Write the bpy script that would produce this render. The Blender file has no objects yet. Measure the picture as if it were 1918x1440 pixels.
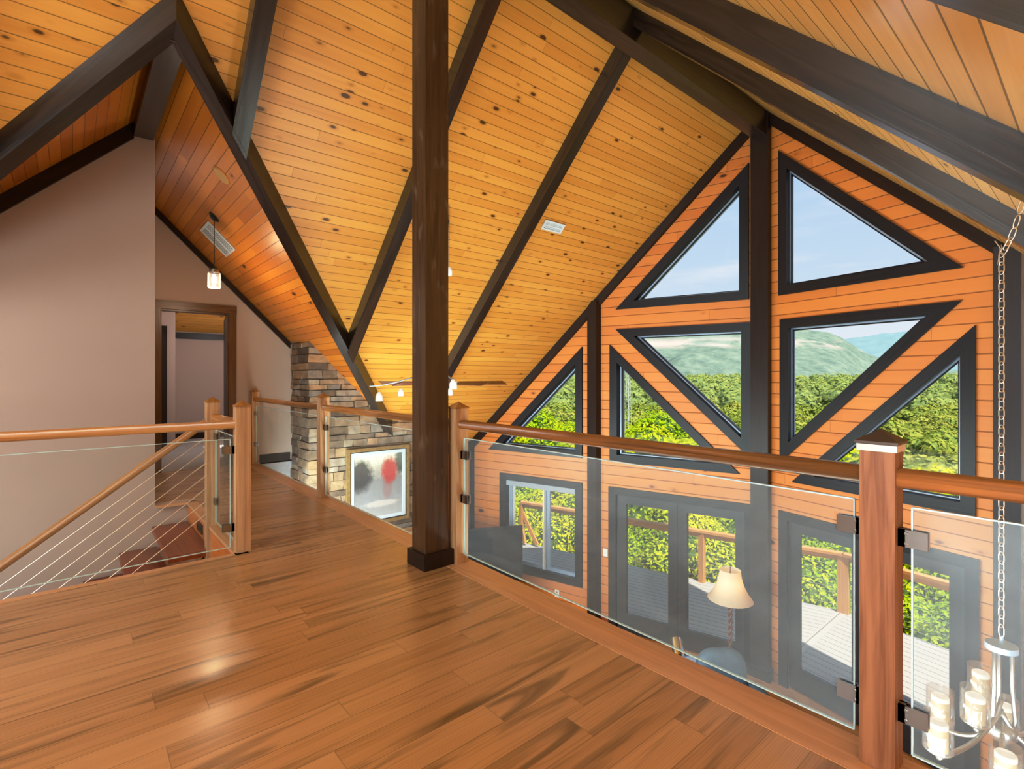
import bpy, bmesh, math, random
from mathutils import Vector, Matrix
from mathutils.geometry import delaunay_2d_cdt
random.seed(7)
C = bpy.context.scene.collection
V = Vector
# ------------------------------------------------------------------ geometry constants (metres)
XR, YC, SL, SR = -2.906, 6.759, 0.276, 0.232      # ridge line x, centre of the prow, slopes of its two halves
CM = 7.55                                          # left roof plane: z = CM + x
PR, CR = 0.987, 1.776                              # right roof plane: z = CR - PR*x
CC, YX = 4.105, 0.508                              # cross gable: z = CC-y for y>YX, mirrored behind
ZF = -2.63                                         # living room floor
XL, XD, XW = -7.52, -7.75, -5.82                   # living side wall, hall end wall, stair wall

# ------------------------------------------------------------------ node helpers
class NT:
    def __init__(s, m):
        m.use_nodes = True; s.t = m.node_tree; s.t.nodes.clear()
    def n(s, typ, **kw):
        nd = s.t.nodes.new(typ)
        ins = kw.pop('ins', {})
        for k, v in kw.items(): setattr(nd, k, v)
        for k, v in ins.items():
            if hasattr(v, 'is_output') or isinstance(v, bpy.types.NodeSocket): s.t.links.new(v, nd.inputs[k])
            else: nd.inputs[k].default_value = v
        return nd
    def math(s, op, a, b=0.0, c=0.0):
        return s.n('ShaderNodeMath', operation=op, ins={0: a, 1: b, 2: c}).outputs[0]
    def mix(s, f, a, b, mode='MIX'):
        nd = s.t.nodes.new('ShaderNodeMix'); nd.data_type = 'RGBA'; nd.blend_type = mode
        for k, v in ((0, f), (6, a), (7, b)):
            if isinstance(v, bpy.types.NodeSocket): s.t.links.new(v, nd.inputs[k])
            else: nd.inputs[k].default_value = v
        return nd.outputs[2]
    def ramp(s, f, stops):
        nd = s.t.nodes.new('ShaderNodeValToRGB'); s.t.links.new(f, nd.inputs[0])
        e = nd.color_ramp.elements
        while len(e) < len(stops): e.new(0.5)
        for k, (p, c) in enumerate(stops):
            e[k].position = p; e[k].color = c if len(c) == 4 else (*c, 1)
        return nd.outputs[0]
    def out(s, sh): 
        o = s.t.nodes.new('ShaderNodeOutputMaterial'); s.t.links.new(sh, o.inputs[0])
def c4(c): return (*c, 1)

def plain(name, col, rough=.5, metal=0, noise=.0, nscale=8, emit=None, estr=0, coat=0):
    m = bpy.data.materials.new(name); t = NT(m)
    base = c4(col)
    if noise:
        tc = t.n('ShaderNodeTexCoord').outputs['Object']
        nz = t.n('ShaderNodeTexNoise', ins={'Vector': tc, 'Scale': nscale, 'Detail': 4})
        base = t.mix(nz.outputs[0], c4([x*(1-noise) for x in col]), c4([min(1, x*(1+noise)) for x in col]))
    b = t.n('ShaderNodeBsdfPrincipled', ins={'Base Color': base, 'Roughness': rough, 'Metallic': metal, 'Coat Weight': coat})
    if emit: b.inputs['Emission Color'].default_value = c4(emit); b.inputs['Emission Strength'].default_value = estr
    t.out(b.outputs[0]); return m

def wood(name, light, dark, w=.12, L=2.4, groove=.05, gdark=.25, rough=.4, knots=.0, knotcol=(.06, .015, .004),
         var=.25, grain=.35, gscale=1.0, coat=0., bump=.3, streak=0., kscale=1.0):
    """boards run along U, w wide across V (UVs are in metres)"""
    m = bpy.data.materials.new(name); t = NT(m)
    uv = t.n('ShaderNodeUVMap').outputs[0]
    sp = t.n('ShaderNodeSeparateXYZ', ins={0: uv}); U, Vv = sp.outputs[0], sp.outputs[1]
    vb = t.math('DIVIDE', Vv, w); vi = t.math('FLOOR', vb); vf = t.math('SUBTRACT', vb, vi)
    r1 = t.n('ShaderNodeTexWhiteNoise', noise_dimensions='1D', ins={'W': vi}).outputs[0]
    ul = t.math('ADD', t.math('DIVIDE', U, L), t.math('MULTIPLY', r1, 7.3))
    ui = t.math('FLOOR', ul); uf = t.math('SUBTRACT', ul, ui)
    cmb = t.n('ShaderNodeCombineXYZ', ins={0: vi, 1: ui, 2: 3.7}).outputs[0]
    r2 = t.n('ShaderNodeTexWhiteNoise', noise_dimensions='3D', ins={0: cmb}).outputs[0]
    # grain coordinates, offset per board
    gu = t.math('ADD', t.math('MULTIPLY', U, 1.3*gscale), t.math('MULTIPLY', r2, 37.0))
    gv = t.math('MULTIPLY', Vv, 26.0*gscale)
    gc = t.n('ShaderNodeCombineXYZ', ins={0: gu, 1: gv, 2: t.math('MULTIPLY', r2, 11.0)}).outputs[0]
    nz = t.n('ShaderNodeTexNoise', ins={'Vector': gc, 'Scale': 1.0, 'Detail': 5, 'Roughness': .6, 'Distortion': .6}).outputs[0]
    f = t.math('ADD', t.math('MULTIPLY', t.math('SUBTRACT', nz, .5), grain*2.2), t.math('MULTIPLY', t.math('SUBTRACT', r2, .5), var*2))
    f = t.math('ADD', f, .45)
    col = t.mix(t.n('ShaderNodeClamp', ins={0: f}).outputs[0], c4(light), c4(dark))
    if streak:
        sc = t.n('ShaderNodeCombineXYZ', ins={0: t.math('MULTIPLY', gu, .55), 1: t.math('MULTIPLY', Vv, 9.0), 2: t.math('MULTIPLY', r2, 23.)}).outputs[0]
        s2 = t.n('ShaderNodeTexNoise', ins={'Vector': sc, 'Scale': 1.2, 'Detail': 3, 'Distortion': 1.2}).outputs[0]
        sm = t.ramp(s2, [(.53, (0, 0, 0)), (.72, (1, 1, 1))])
        col = t.mix(t.math('MULTIPLY', sm, streak), col, c4([x*.38 for x in dark]))
        wv = t.n('ShaderNodeTexWave', wave_type='RINGS', ins={'Vector': t.n('ShaderNodeCombineXYZ', ins={0: t.math('MULTIPLY', gu, .5), 1: t.math('MULTIPLY', t.math('SUBTRACT', vf, r2), 1.1), 2: r2}).outputs[0], 'Scale': 5.0, 'Distortion': 5.0, 'Detail': 2}).outputs[0]
        col = t.mix(t.math('MULTIPLY', t.ramp(wv, [(.0, (1, 1, 1)), (.25, (0, 0, 0))]), .22), col, c4([x*.45 for x in dark]))
    if knots:
        kc = t.n('ShaderNodeCombineXYZ', ins={0: t.math('ADD', t.math('MULTIPLY', U, 2.6*kscale), t.math('MULTIPLY', r2, 19.)), 1: t.math('MULTIPLY', Vv, 5.5*kscale), 2: t.math('MULTIPLY', vi, 4.0)}).outputs[0]
        vo = t.n('ShaderNodeTexVoronoi', ins={'Vector': kc, 'Scale': 1.0})
        rr = t.n('ShaderNodeSeparateColor', ins={0: vo.outputs['Color']}).outputs[0]
        size = t.math('MULTIPLY', t.math('MAXIMUM', t.math('SUBTRACT', rr, 1-knots), 0), .24/knots)
        kn = t.math('SUBTRACT', size, vo.outputs['Distance'])
        inner = t.n('ShaderNodeMapRange', ins={0: kn, 1: -.01, 2: .05}).outputs[0]
        halo = t.n('ShaderNodeMapRange', ins={0: kn, 1: -.16, 2: .0}).outputs[0]
        gate = t.math('GREATER_THAN', size, .02)
        col = t.mix(t.math('MULTIPLY', t.math('MULTIPLY', halo, gate), .45), col, c4([x*.75 for x in dark]))
        col = t.mix(t.math('MULTIPLY', t.math('MULTIPLY', inner, gate), .9), col, c4(knotcol))
    # grooves
    ed = t.math('MINIMUM', vf, t.math('SUBTRACT', 1, vf))
    gm = t.n('ShaderNodeMapRange', ins={0: ed, 1: groove*.4, 2: groove, 3: 1, 4: 0}).outputs[0]
    ue = t.math('MULTIPLY', t.math('MINIMUM', uf, t.math('SUBTRACT', 1, uf)), L/w)
    um = t.n('ShaderNodeMapRange', ins={0: ue, 1: .008, 2: .02, 3: .6, 4: 0}).outputs[0]
    g = t.math('MAXIMUM', gm, um)
    col = t.mix(t.math('MULTIPLY', g, 1-gdark), col, c4([x*.16 for x in dark]))
    h = t.math('SUBTRACT', t.math('MULTIPLY', nz, .12), g)
    bp = t.n('ShaderNodeBump', ins={'Strength': bump, 'Distance': .006, 'Height': h}).outputs[0]
    b = t.n('ShaderNodeBsdfPrincipled', ins={'Base Color': col, 'Roughness': rough, 'Normal': bp, 'Coat Weight': coat, 'Coat Roughness': .18})
    t.out(b.outputs[0]); return m

def beamwood(name, light, dark, rough=.4, gscale=1.0, contrast=1.0, wear=0.0, coat=0.0, spec=.5):
    """solid timber, grain along U"""
    m = bpy.data.materials.new(name); t = NT(m)
    uv = t.n('ShaderNodeUVMap').outputs[0]
    mp = t.n('ShaderNodeMapping', ins={0: uv, 3: (1.2*gscale, 22*gscale, 1)}).outputs[0]
    nz = t.n('ShaderNodeTexNoise', ins={'Vector': mp, 'Scale': 1.0, 'Detail': 5, 'Distortion': 1.5}).outputs[0]
    f = t.n('ShaderNodeMapRange', ins={0: nz, 1: .5-.25/contrast, 2: .5+.25/contrast}).outputs[0]
    col = t.mix(f, c4(light), c4(dark))
    if wear:
        n2 = t.n('ShaderNodeTexNoise', ins={'Vector': t.n('ShaderNodeMapping', ins={0: uv, 3: (6, 14, 1)}).outputs[0], 'Scale': 1.0, 'Detail': 6}).outputs[0]
        col = t.mix(t.math('MULTIPLY', t.ramp(n2, [(.6, (0, 0, 0)), (.75, (1, 1, 1))]), wear), col, (.3, .22, .16, 1))
    bp = t.n('ShaderNodeBump', ins={'Strength': .25, 'Distance': .004, 'Height': nz}).outputs[0]
    b = t.n('ShaderNodeBsdfPrincipled', ins={'Base Color': col, 'Roughness': rough, 'Normal': bp, 'Coat Weight': coat, 'Coat Roughness': .3, 'Specular IOR Level': spec})
    t.out(b.outputs[0]); return m

def glassy(name, tint=(1, 1, 1), haze=.0, hazecol=(.7, .78, .85), gloss=.08, rough=.0, gmul=1.0):
    m = bpy.data.materials.new(name); t = NT(m)
    tr = t.n('ShaderNodeBsdfTransparent', ins={0: c4(tint)}).outputs[0]
    gl = t.n('ShaderNodeBsdfGlossy', ins={0: (1, 1, 1, 1), 'Roughness': rough}).outputs[0]
    fr = t.n('ShaderNodeFresnel', ins={0: 1.35}).outputs[0]
    sh = t.n('ShaderNodeMixShader', ins={0: t.math('MULTIPLY', t.math('MINIMUM', t.math('ADD', fr, gloss-.02), .6), gmul), 1: tr, 2: gl}).outputs[0]
    if haze:
        tc = t.n('ShaderNodeTexCoord').outputs['Object']
        nz = t.n('ShaderNodeTexNoise', ins={'Vector': t.n('ShaderNodeMapping', ins={0: tc, 3: (1, 1, 2.5)}).outputs[0], 'Scale': 1.6, 'Detail': 6, 'Distortion': 1}).outputs[0]
        d = t.n('ShaderNodeBsdfDiffuse', ins={0: c4(hazecol)}).outputs[0]
        hz = t.n('ShaderNodeMapRange', ins={0: nz, 1: .3, 2: .75, 3: haze*.65, 4: haze*1.4}).outputs[0]
        sh = t.n('ShaderNodeMixShader', ins={0: hz, 1: sh, 2: d}).outputs[0]
    t.out(sh); return m

def leafmat(name, c1, c2, c3, trans=.35, sc=.6):
    m = bpy.data.materials.new(name); t = NT(m)
    g = t.n('ShaderNodeNewGeometry').outputs['Random Per Island']
    oi = t.n('ShaderNodeObjectInfo')
    tc = t.n('ShaderNodeNewGeometry').outputs['Position']
    nz = t.n('ShaderNodeTexNoise', ins={'Vector': tc, 'Scale': sc, 'Detail': 2}).outputs[0]
    col = t.mix(g, c4(c1), c4(c2))
    f = t.n('ShaderNodeMapRange', ins={0: t.math('ADD', nz, t.math('MULTIPLY', t.math('SUBTRACT', oi.outputs['Random'], .5), .5)), 1: .3, 2: .75}).outputs[0]
    col = t.mix(f, col, c4(c3))
    d = t.n('ShaderNodeBsdfDiffuse', ins={0: col}).outputs[0]
    tl = t.n('ShaderNodeBsdfTranslucent', ins={0: col}).outputs[0]
    t.out(t.n('ShaderNodeMixShader', ins={0: trans, 1: d, 2: tl}).outputs[0]); return m

M = {}
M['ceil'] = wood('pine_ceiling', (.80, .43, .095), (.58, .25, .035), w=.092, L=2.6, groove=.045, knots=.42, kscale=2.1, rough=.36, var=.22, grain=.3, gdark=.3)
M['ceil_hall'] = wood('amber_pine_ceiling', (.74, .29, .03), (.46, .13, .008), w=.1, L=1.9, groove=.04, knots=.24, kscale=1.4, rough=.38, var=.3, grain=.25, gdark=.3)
M['ceil_right'] = wood('glossy_pine_glare', (.88, .52, .16), (.68, .34, .08), w=.1, L=2.6, groove=.05, knots=.25, kscale=1.4, rough=.22, var=.2, grain=.35, gdark=.25)  # paler copy of the ceiling pine, window glare put into its colour
M['wall'] = wood('orange_pine_siding', (.68, .255, .052), (.52, .16, .026), w=.141, L=3.4, groove=.05, knots=.22, kscale=1.2, rough=.5, var=.2, grain=.2, gdark=.35, bump=.6)
M['floor'] = wood('hickory_floor', (.63, .375, .17), (.38, .185, .06), w=.125, L=1.15, groove=.016, gdark=.55, rough=.27, var=.22, grain=.3, coat=.25, bump=.06, streak=.8, knots=.04, kscale=.6, knotcol=(.05, .018, .006))
M['floor_low'] = wood('lower_floor_boards', (.78, .42, .18), (.58, .26, .09), w=.12, L=1.6, groove=.02, gdark=.4, rough=.3, knots=.1)
M['deck'] = wood('deck_boards', (.44, .40, .35), (.36, .33, .29), w=.14, L=5.0, groove=.05, gdark=.12, rough=.7, var=.12, grain=.12)
M['dark'] = beamwood('dark_stained_timber', (.030, .015, .011), (.018, .009, .007), rough=.38, spec=.3)
M['rafter'] = beamwood('weathered_dark_rafter', (.038, .021, .014), (.012, .006, .0045), rough=.28, contrast=1.6, coat=.6)
M['column'] = beamwood('worn_brown_column', (.13, .062, .025), (.045, .019, .009), rough=.33, wear=.35)
M['trim'] = beamwood('window_trim_dark', (.020, .016, .018), (.011, .009, .011), rough=.4, spec=.3)
M['doorpaint'] = beamwood('door_stain_dark', (.026, .024, .028), (.016, .015, .018), rough=.45)
M['newel'] = beamwood('newel_oak', (.64, .42, .24), (.44, .24, .11), rough=.45, contrast=1.5)
M['newel_near'] = beamwood('newel_mahogany', (.36, .165, .075), (.22, .085, .035), rough=.45, gscale=1.5, contrast=1.5)
M['rail'] = beamwood('handrail_wood', (.36, .15, .045), (.14, .05, .014), rough=.28, contrast=1.3)
M['rail_lit'] = beamwood('handrail_wood_lit', (.52, .25, .075), (.30, .12, .03), rough=.3, contrast=1.3)  # lit copy of the handrail wood, brighter light painted into its tone
M['nosing'] = beamwood('nosing_oak', (.72, .44, .235), (.56, .30, .14), rough=.35)
M['fascia'] = beamwood('fascia_pine', (.68, .24, .05), (.5, .14, .022), rough=.45)
M['casing'] = beamwood('door_casing_brown', (.20, .085, .022), (.08, .03, .008), rough=.35)
M['tread'] = beamwood('tread_redwood', (.36, .085, .022), (.22, .042, .010), rough=.35)
M['deckrail'] = beamwood('deck_railing_cedar', (.62, .32, .11), (.48, .21, .06), rough=.6)
M['taupe'] = plain('taupe_paint', (.49, .385, .33), .75, noise=.05, nscale=2)
M['plate'] = plain('white_plastic', (.75, .72, .66), .4)
M['vent'] = plain('vent_enamel', (.66, .74, .80), .4)
M['ventdark'] = plain('vent_gap', (.22, .21, .2), .6)
M['black'] = plain('black_iron', (.015, .014, .014), .35)
M['nickel'] = plain('satin_nickel', (.50, .46, .41), .38, metal=1)
M['alum'] = plain('window_cladding', (.33, .40, .50), .3, metal=.2)
M['chrome'] = plain('brushed_steel', (.33, .31, .30), .28, metal=1)
M['cable'] = plain('steel_cable', (.75, .68, .6), .3, metal=.9)
M['bronze'] = plain('cap_bronze', (.12, .085, .07), .35, metal=.5)
M['capband'] = plain('cap_band_bright', (.8, .72, .62), .3, metal=.6)
M['glass'] = glassy('railing_glass', (.93, .97, .96), haze=.14, hazecol=(.72, .90, 1.0), gloss=.05)  # diffuse haze painted in for bright reflections on the pane
M['glass_clear'] = glassy('railing_glass_clear', (.95, .98, .97), haze=.05, hazecol=(.7, .68, .62), gloss=.05, gmul=.3)
M['glass_edge'] = plain('glass_edge_bright', (.55, .72, .74), .15)
M['pane'] = glassy('window_glass', (.98, .99, 1), gloss=.03, gmul=.12)
M['jarglass'] = glassy('jar_glass', (.96, .97, .97), haze=.12, hazecol=(.8, .8, .8), gloss=.12)
M['candleglass'] = glassy('candle_glass', (.97, .98, .98), haze=.02, hazecol=(.8, .85, .9), gloss=.1, gmul=.5)
M['bulb'] = plain('bulb_glow', (1, .95, .85), .3, emit=(1, .93, .82), estr=5)
M['wax'] = plain('candle_wax', (.45, .26, .11), .5, emit=(1, .66, .32), estr=.25)
M['waxtop'] = plain('candle_wax_top', (.68, .62, .5), .5, emit=(1, .93, .8), estr=.7)
M['shade'] = None
M['mirrorblk'] = plain('screen_black', (.012, .02, .026), .18)
M['carpet'] = plain('pale_shag_carpet', (.42, .40, .42), .95, noise=.25, nscale=30)
M['blue'] = plain('blue_grey_upholstery', (.10, .15, .20), .8, noise=.35, nscale=9)
M['silver'] = plain('polished_silver', (.65, .68, .65), .12, metal=1)
M['paleblue'] = plain('pale_blue_cloth', (.42, .55, .72), .7)
M['fanwood'] = plain('fan_blade_walnut', (.16, .06, .03), .4)
M['shadeglass'] = plain('frosted_glass', (.8, .8, .78), .3, emit=(1, .97, .9), estr=.25)
M['gold'] = plain('aged_gilt', (.42, .30, .14), .4, metal=.6, noise=.4, nscale=25)
M['mat_board'] = plain('mat_board', (.55, .62, .66), .6)

# stone with a colour per block
m = bpy.data.materials.new('ledge_stone'); t = NT(m)
g = t.n('ShaderNodeNewGeometry'); tc = t.n('ShaderNodeTexCoord').outputs['Object']
col = t.ramp(g.outputs['Random Per Island'], [(0, (.15, .11, .085)), (.3, (.34, .25, .17)), (.55, (.47, .31, .18)), (.75, (.27, .23, .2)), (1, (.5, .41, .31))])
nz = t.n('ShaderNodeTexNoise', ins={'Vector': tc, 'Scale': 9, 'Detail': 6}).outputs[0]
col = t.mix(.55, col, t.ramp(nz, [(.3, (.3, .26, .24)), (.7, (1, .95, .9))]), 'MULTIPLY')
lz = t.n('ShaderNodeSeparateXYZ', ins={0: tc}).outputs[2]
bp = t.n('ShaderNodeBump', ins={'Strength': .7, 'Distance': .03, 'Height': nz}).outputs[0]
t.out(t.n('ShaderNodeBsdfPrincipled', ins={'Base Color': col, 'Roughness': .8, 'Normal': bp}).outputs[0]); M['stone'] = m
M['mortar'] = plain('dark_joint', (.06, .05, .045), .9)

# lamp shade: fabric with a warm glow
m = bpy.data.materials.new('lamp_shade_fabric'); t = NT(m)
d = t.n('ShaderNodeBsdfDiffuse', ins={0: (.85, .72, .58, 1)}).outputs[0]
tl = t.n('ShaderNodeBsdfTranslucent', ins={0: (1, .72, .42, 1)}).outputs[0]
t.out(t.n('ShaderNodeMixShader', ins={0: .5, 1: d, 2: tl}).outputs[0]); M['shade'] = m

# framed picture: a misty woodland scene
m = bpy.data.materials.new('woodland_picture'); t = NT(m)
uv = t.n('ShaderNodeUVMap').outputs[0]; sp = t.n('ShaderNodeSeparateXYZ', ins={0: uv})
U, W_ = sp.outputs[0], sp.outputs[1]
nz = t.n('ShaderNodeTexNoise', ins={'Vector': uv, 'Scale': 9, 'Detail': 8, 'Roughness': .7}).outputs[0]
col = t.ramp(t.math('ADD', W_, t.math('MULTIPLY', t.math('SUBTRACT', nz, .5), .35)), [(0, (.42, .42, .42)), (.3, (.3, .3, .31)), (.6, (.25, .24, .24)), (.82, (.5, .45, .36)), (.95, (.75, .72, .58))])
def blob(cx, cy, rx, ry):
    a = t.math('POWER', t.math('DIVIDE', t.math('SUBTRACT', U, cx), rx), 2.0); b = t.math('POWER', t.math('DIVIDE', t.math('SUBTRACT', W_, cy), ry), 2.0)
    r = t.math('ADD', t.math('ADD', a, b), t.math('MULTIPLY', t.math('SUBTRACT', nz, .5), 1.6))
    return t.n('ShaderNodeMapRange', ins={0: r, 1: .5, 2: 1.4, 3: 1, 4: 0}).outputs[0]
col = t.mix(t.math('MULTIPLY', blob(.12, .68, .25, .26), .85), col, (.05, .05, .055, 1))
col = t.mix(t.math('MULTIPLY', blob(.97, .86, .14, .2), .8), col, (.05, .07, .06, 1))
col = t.mix(t.math('MULTIPLY', blob(.72, .72, .17, .22), .85), col, (.42, .045, .045, 1))
col = t.mix(t.math('MULTIPLY', blob(.68, .45, .1, .2), .3), col, (.3, .08, .07, 1))
col = t.mix(t.math('MULTIPLY', blob(.55, .2, .35, .05), .5), col, (.7, .62, .55, 1))
t.out(t.n('ShaderNodeBsdfPrincipled', ins={'Base Color': col, 'Roughness': .25}).outputs[0]); M['picture'] = m

# ------------------------------------------------------------------ mesh builder
class MB:
    def __init__(s): s.v = []; s.f = []; s.uv = []; s.mi = []
    def face(s, pts, g=(1, 0, 0), mi=0):
        pts = [V(p) for p in pts]; g = V(g).normalized()
        n = V((0, 0, 0))
        for i in range(len(pts)):
            a, b = pts[i], pts[(i+1) % len(pts)]
            n += V(((a.y-b.y)*(a.z+b.z), (a.z-b.z)*(a.x+b.x), (a.x-b.x)*(a.y+b.y)))
        if n.length < 1e-12: return
        n.normalize()
        if abs(n.dot(g)) > .8:
            g = V((0, 0, 1)) if abs(n.z) < .8 else V((0, 1, 0))
        g = (g - n*g.dot(n)).normalized(); w = n.cross(g)
        if abs(w.z) > .3 and w.z < 0 or abs(w.z) <= .3 and (w.x+w.y) < 0: w = -w
        k = len(s.v); s.v += pts; s.f.append(list(range(k, k+len(pts)))); s.uv.append([(p.dot(g), p.dot(w)) for p in pts]); s.mi.append(mi)
    def hexa(s, b, tq, g=(1, 0, 0), mi=0):
        """b, tq: four bottom and four top corners in the same order"""
        s.face(b[::-1], g, mi); s.face(tq, g, mi)
        for i in range(4):
            j = (i+1) % 4; s.face([b[i], b[j], tq[j], tq[i]], g, mi)
    def box(s, x0, x1, y0, y1, z0, z1, g=None, mi=0):
        x0, x1 = min(x0, x1), max(x0, x1); y0, y1 = min(y0, y1), max(y0, y1); z0, z1 = min(z0, z1), max(z0, z1)
        if g is None:
            d = (x1-x0, y1-y0, z1-z0); k = d.index(max(d)); g = [(1, 0, 0), (0, 1, 0), (0, 0, 1)][k]
        s.hexa([(x0, y0, z0), (x1, y0, z0), (x1, y1, z0), (x0, y1, z0)], [(x0, y0, z1), (x1, y0, z1), (x1, y1, z1), (x0, y1, z1)], g, mi)
    def prism(s, poly, ext, g=(1, 0, 0), mi=0):
        poly = [V(p) for p in poly]; ext = V(ext); top = [p+ext for p in poly]
        s.face(poly[::-1], g, mi); s.face(top, g, mi)
        for i in range(len(poly)):
            j = (i+1) % len(poly); s.face([poly[i], poly[j], top[j], top[i]], g, mi)
    def bar(s, a, b, w, h, up=(0, 0, 1), g=None, mi=0):
        """box along a->b, w across, h along up"""
        a, b = V(a), V(b); d = (b-a).normalized(); up = V(up); sd = d.cross(up).normalized()*(w/2); u = sd.cross(d).normalized()*(h/2)
        q = lambda p: [p-sd-u, p+sd-u, p+sd+u, p-sd+u]
        s.hexa(q(a), q(b), g or d, mi)
    def tube(s, path, r, n=10, mi=0, cap=True, closed=False):
        path = [V(p) for p in path]; rings = []; N = len(path); prev = None
        for i, p in enumerate(path):
            if closed: d = path[(i+1) % N]-path[i-1]
            else: d = path[min(i+1, N-1)]-path[max(i-1, 0)]
            d.normalize()
            if prev is None:
                u = d.cross(V((0, 0, 1)))
                if u.length < 1e-3: u = d.cross(V((1, 0, 0)))
            else: u = prev - d*prev.dot(d)
            u.normalize(); prev = u; w = d.cross(u)
            rr = r[i] if isinstance(r, (list, tuple)) else r
            rings.append([p+(u*math.cos(2*math.pi*k/n)+w*math.sin(2*math.pi*k/n))*rr for k in range(n)])
        k0 = len(s.v)
        for rg in rings: s.v += rg
        L = 0
        for i in range(N if closed else N-1):
            seg = (path[(i+1) % N]-path[i]).length; a = k0+i*n; b = k0+((i+1) % N)*n
            for k in range(n):
                k2 = (k+1) % n
                s.f.append([a+k, a+k2, b+k2, b+k]); s.mi.append(mi)
                s.uv.append([(L, k*.02), (L, (k+1)*.02), (L+seg, (k+1)*.02), (L+seg, k*.02)])
            L += seg
        if cap and not closed:
            s.f.append([k0+k for k in range(n)][::-1]); s.uv.append([(0, 0)]*n); s.mi.append(mi)
            s.f.append([k0+(N-1)*n+k for k in range(n)]); s.uv.append([(0, 0)]*n); s.mi.append(mi)
    def lathe(s, c, prof, n=24, mi=0):
        c = V(c); k0 = len(s.v)
        for (r, z) in prof:
            for k in range(n):
                a = 2*math.pi*k/n; s.v.append(c+V((r*math.cos(a), r*math.sin(a), z)))
        for i in range(len(prof)-1):
            for k in range(n):
                k2 = (k+1) % n
                s.f.append([k0+i*n+k, k0+i*n+k2, k0+(i+1)*n+k2, k0+(i+1)*n+k]); s.mi.append(mi)
                s.uv.append([(k/n, prof[i][1]), ((k+1)/n, prof[i][1]), ((k+1)/n, prof[i+1][1]), (k/n, prof[i+1][1])])
    def build(s, name, mats, parent=None, loc=None, smooth=False, merge=False, bevel=0):
        me = bpy.data.meshes.new(name)
        L = V(loc) if loc is not None else V((0, 0, 0))
        me.from_pydata([p-L for p in map(V, s.v)], [], s.f)
        ul = me.uv_layers.new(name='UVMap'); k = 0
        flat = [c for u in s.uv for p in u for c in p]
        ul.data.foreach_set('uv', flat)
        if not isinstance(mats, (list, tuple)): mats = [mats]
        for mm in mats: me.materials.append(M[mm] if isinstance(mm, str) else mm)
        me.polygons.foreach_set('material_index', s.mi)
        if smooth: me.polygons.foreach_set('use_smooth', [True]*len(me.polygons))
        if merge:
            b = bmesh.new(); b.from_mesh(me); bmesh.ops.remove_doubles(b, verts=b.verts, dist=1e-5); bmesh.ops.recalc_face_normals(b, faces=b.faces); b.to_mesh(me); b.free()
        o = bpy.data.objects.new(name, me); C.objects.link(o)
        if loc is not None: o.location = loc
        if parent is not None:
            o.parent = parent
            if loc is None: o.location = -V(parent.location)
            else: o.location = V(loc)-V(parent.location)
        if bevel:
            md = o.modifiers.new('b', 'BEVEL'); md.width = bevel; md.segments = 2; md.limit_method = 'ANGLE'
        return o

def tag(o, label=None, cat=None, group=None, kind=None):
    if label: o['label'] = label
    if cat: o['category'] = cat
    if group: o['group'] = group
    if kind: o['kind'] = kind
    return o
def thing(name, loc, label, cat, group=None):
    o = bpy.data.objects.new(name, None); C.objects.link(o); o.location = loc; o.empty_display_size = .1
    return tag(o, label, cat, group)
def struct(o): o['kind'] = 'structure'; return o
def holder(name, loc=(0, 0, 0)):
    o = bpy.data.objects.new(name, None); C.objects.link(o); o.location = loc; return struct(o)
def copy_tree(o, parent=None):
    c = o.copy(); C.objects.link(c); c.parent = parent
    for ch in list(o.children): copy_tree(ch, c)
    return c

# ------------------------------------------------------------------ gable wall helpers
def GY(x): return YC + (SL if x < XR else -SR)*(x-XR)
def G(x, z, off=0.0): return V((x, GY(x)+off, z))      # off<0: towards the room
def roofz(x, dz=0): return (CM+x if x < XR+.013 else CR-PR*x)-dz
def inset(poly, d):
    n = len(poly); A = sum(poly[i][0]*poly[(i+1) % n][1]-poly[(i+1) % n][0]*poly[i][1] for i in range(n))
    sg = 1 if A > 0 else -1; ls = []
    for i in range(n):
        a = V(poly[i]); b = V(poly[(i+1) % n]); e = (b-a).normalized(); nn = V((-e.y, e.x))*sg
        ls.append((a+nn*d, e))
    out = []
    for i in range(n):
        p, e = ls[i-1]; q, f = ls[i]
        den = e.x*f.y-e.y*f.x; r = q-p; tt = (r.x*f.y-r.y*f.x)/den; out.append(tuple(p+e*tt))
    return out
def ring(mb, o, i, f0, f1, mi=0):
    """frame between outer polygon o and inner polygon i (x,z), from offset f0 to f1"""
    n = len(o)
    for k in range(n):
        j = (k+1) % n; g = G(*o[j])-G(*o[k])
        mb.hexa([G(*o[k], f0), G(*o[j], f0), G(*i[j], f0), G(*i[k], f0)], [G(*o[k], f1), G(*o[j], f1), G(*i[j], f1), G(*i[k], f1)], g, mi)
WT = .17
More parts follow.
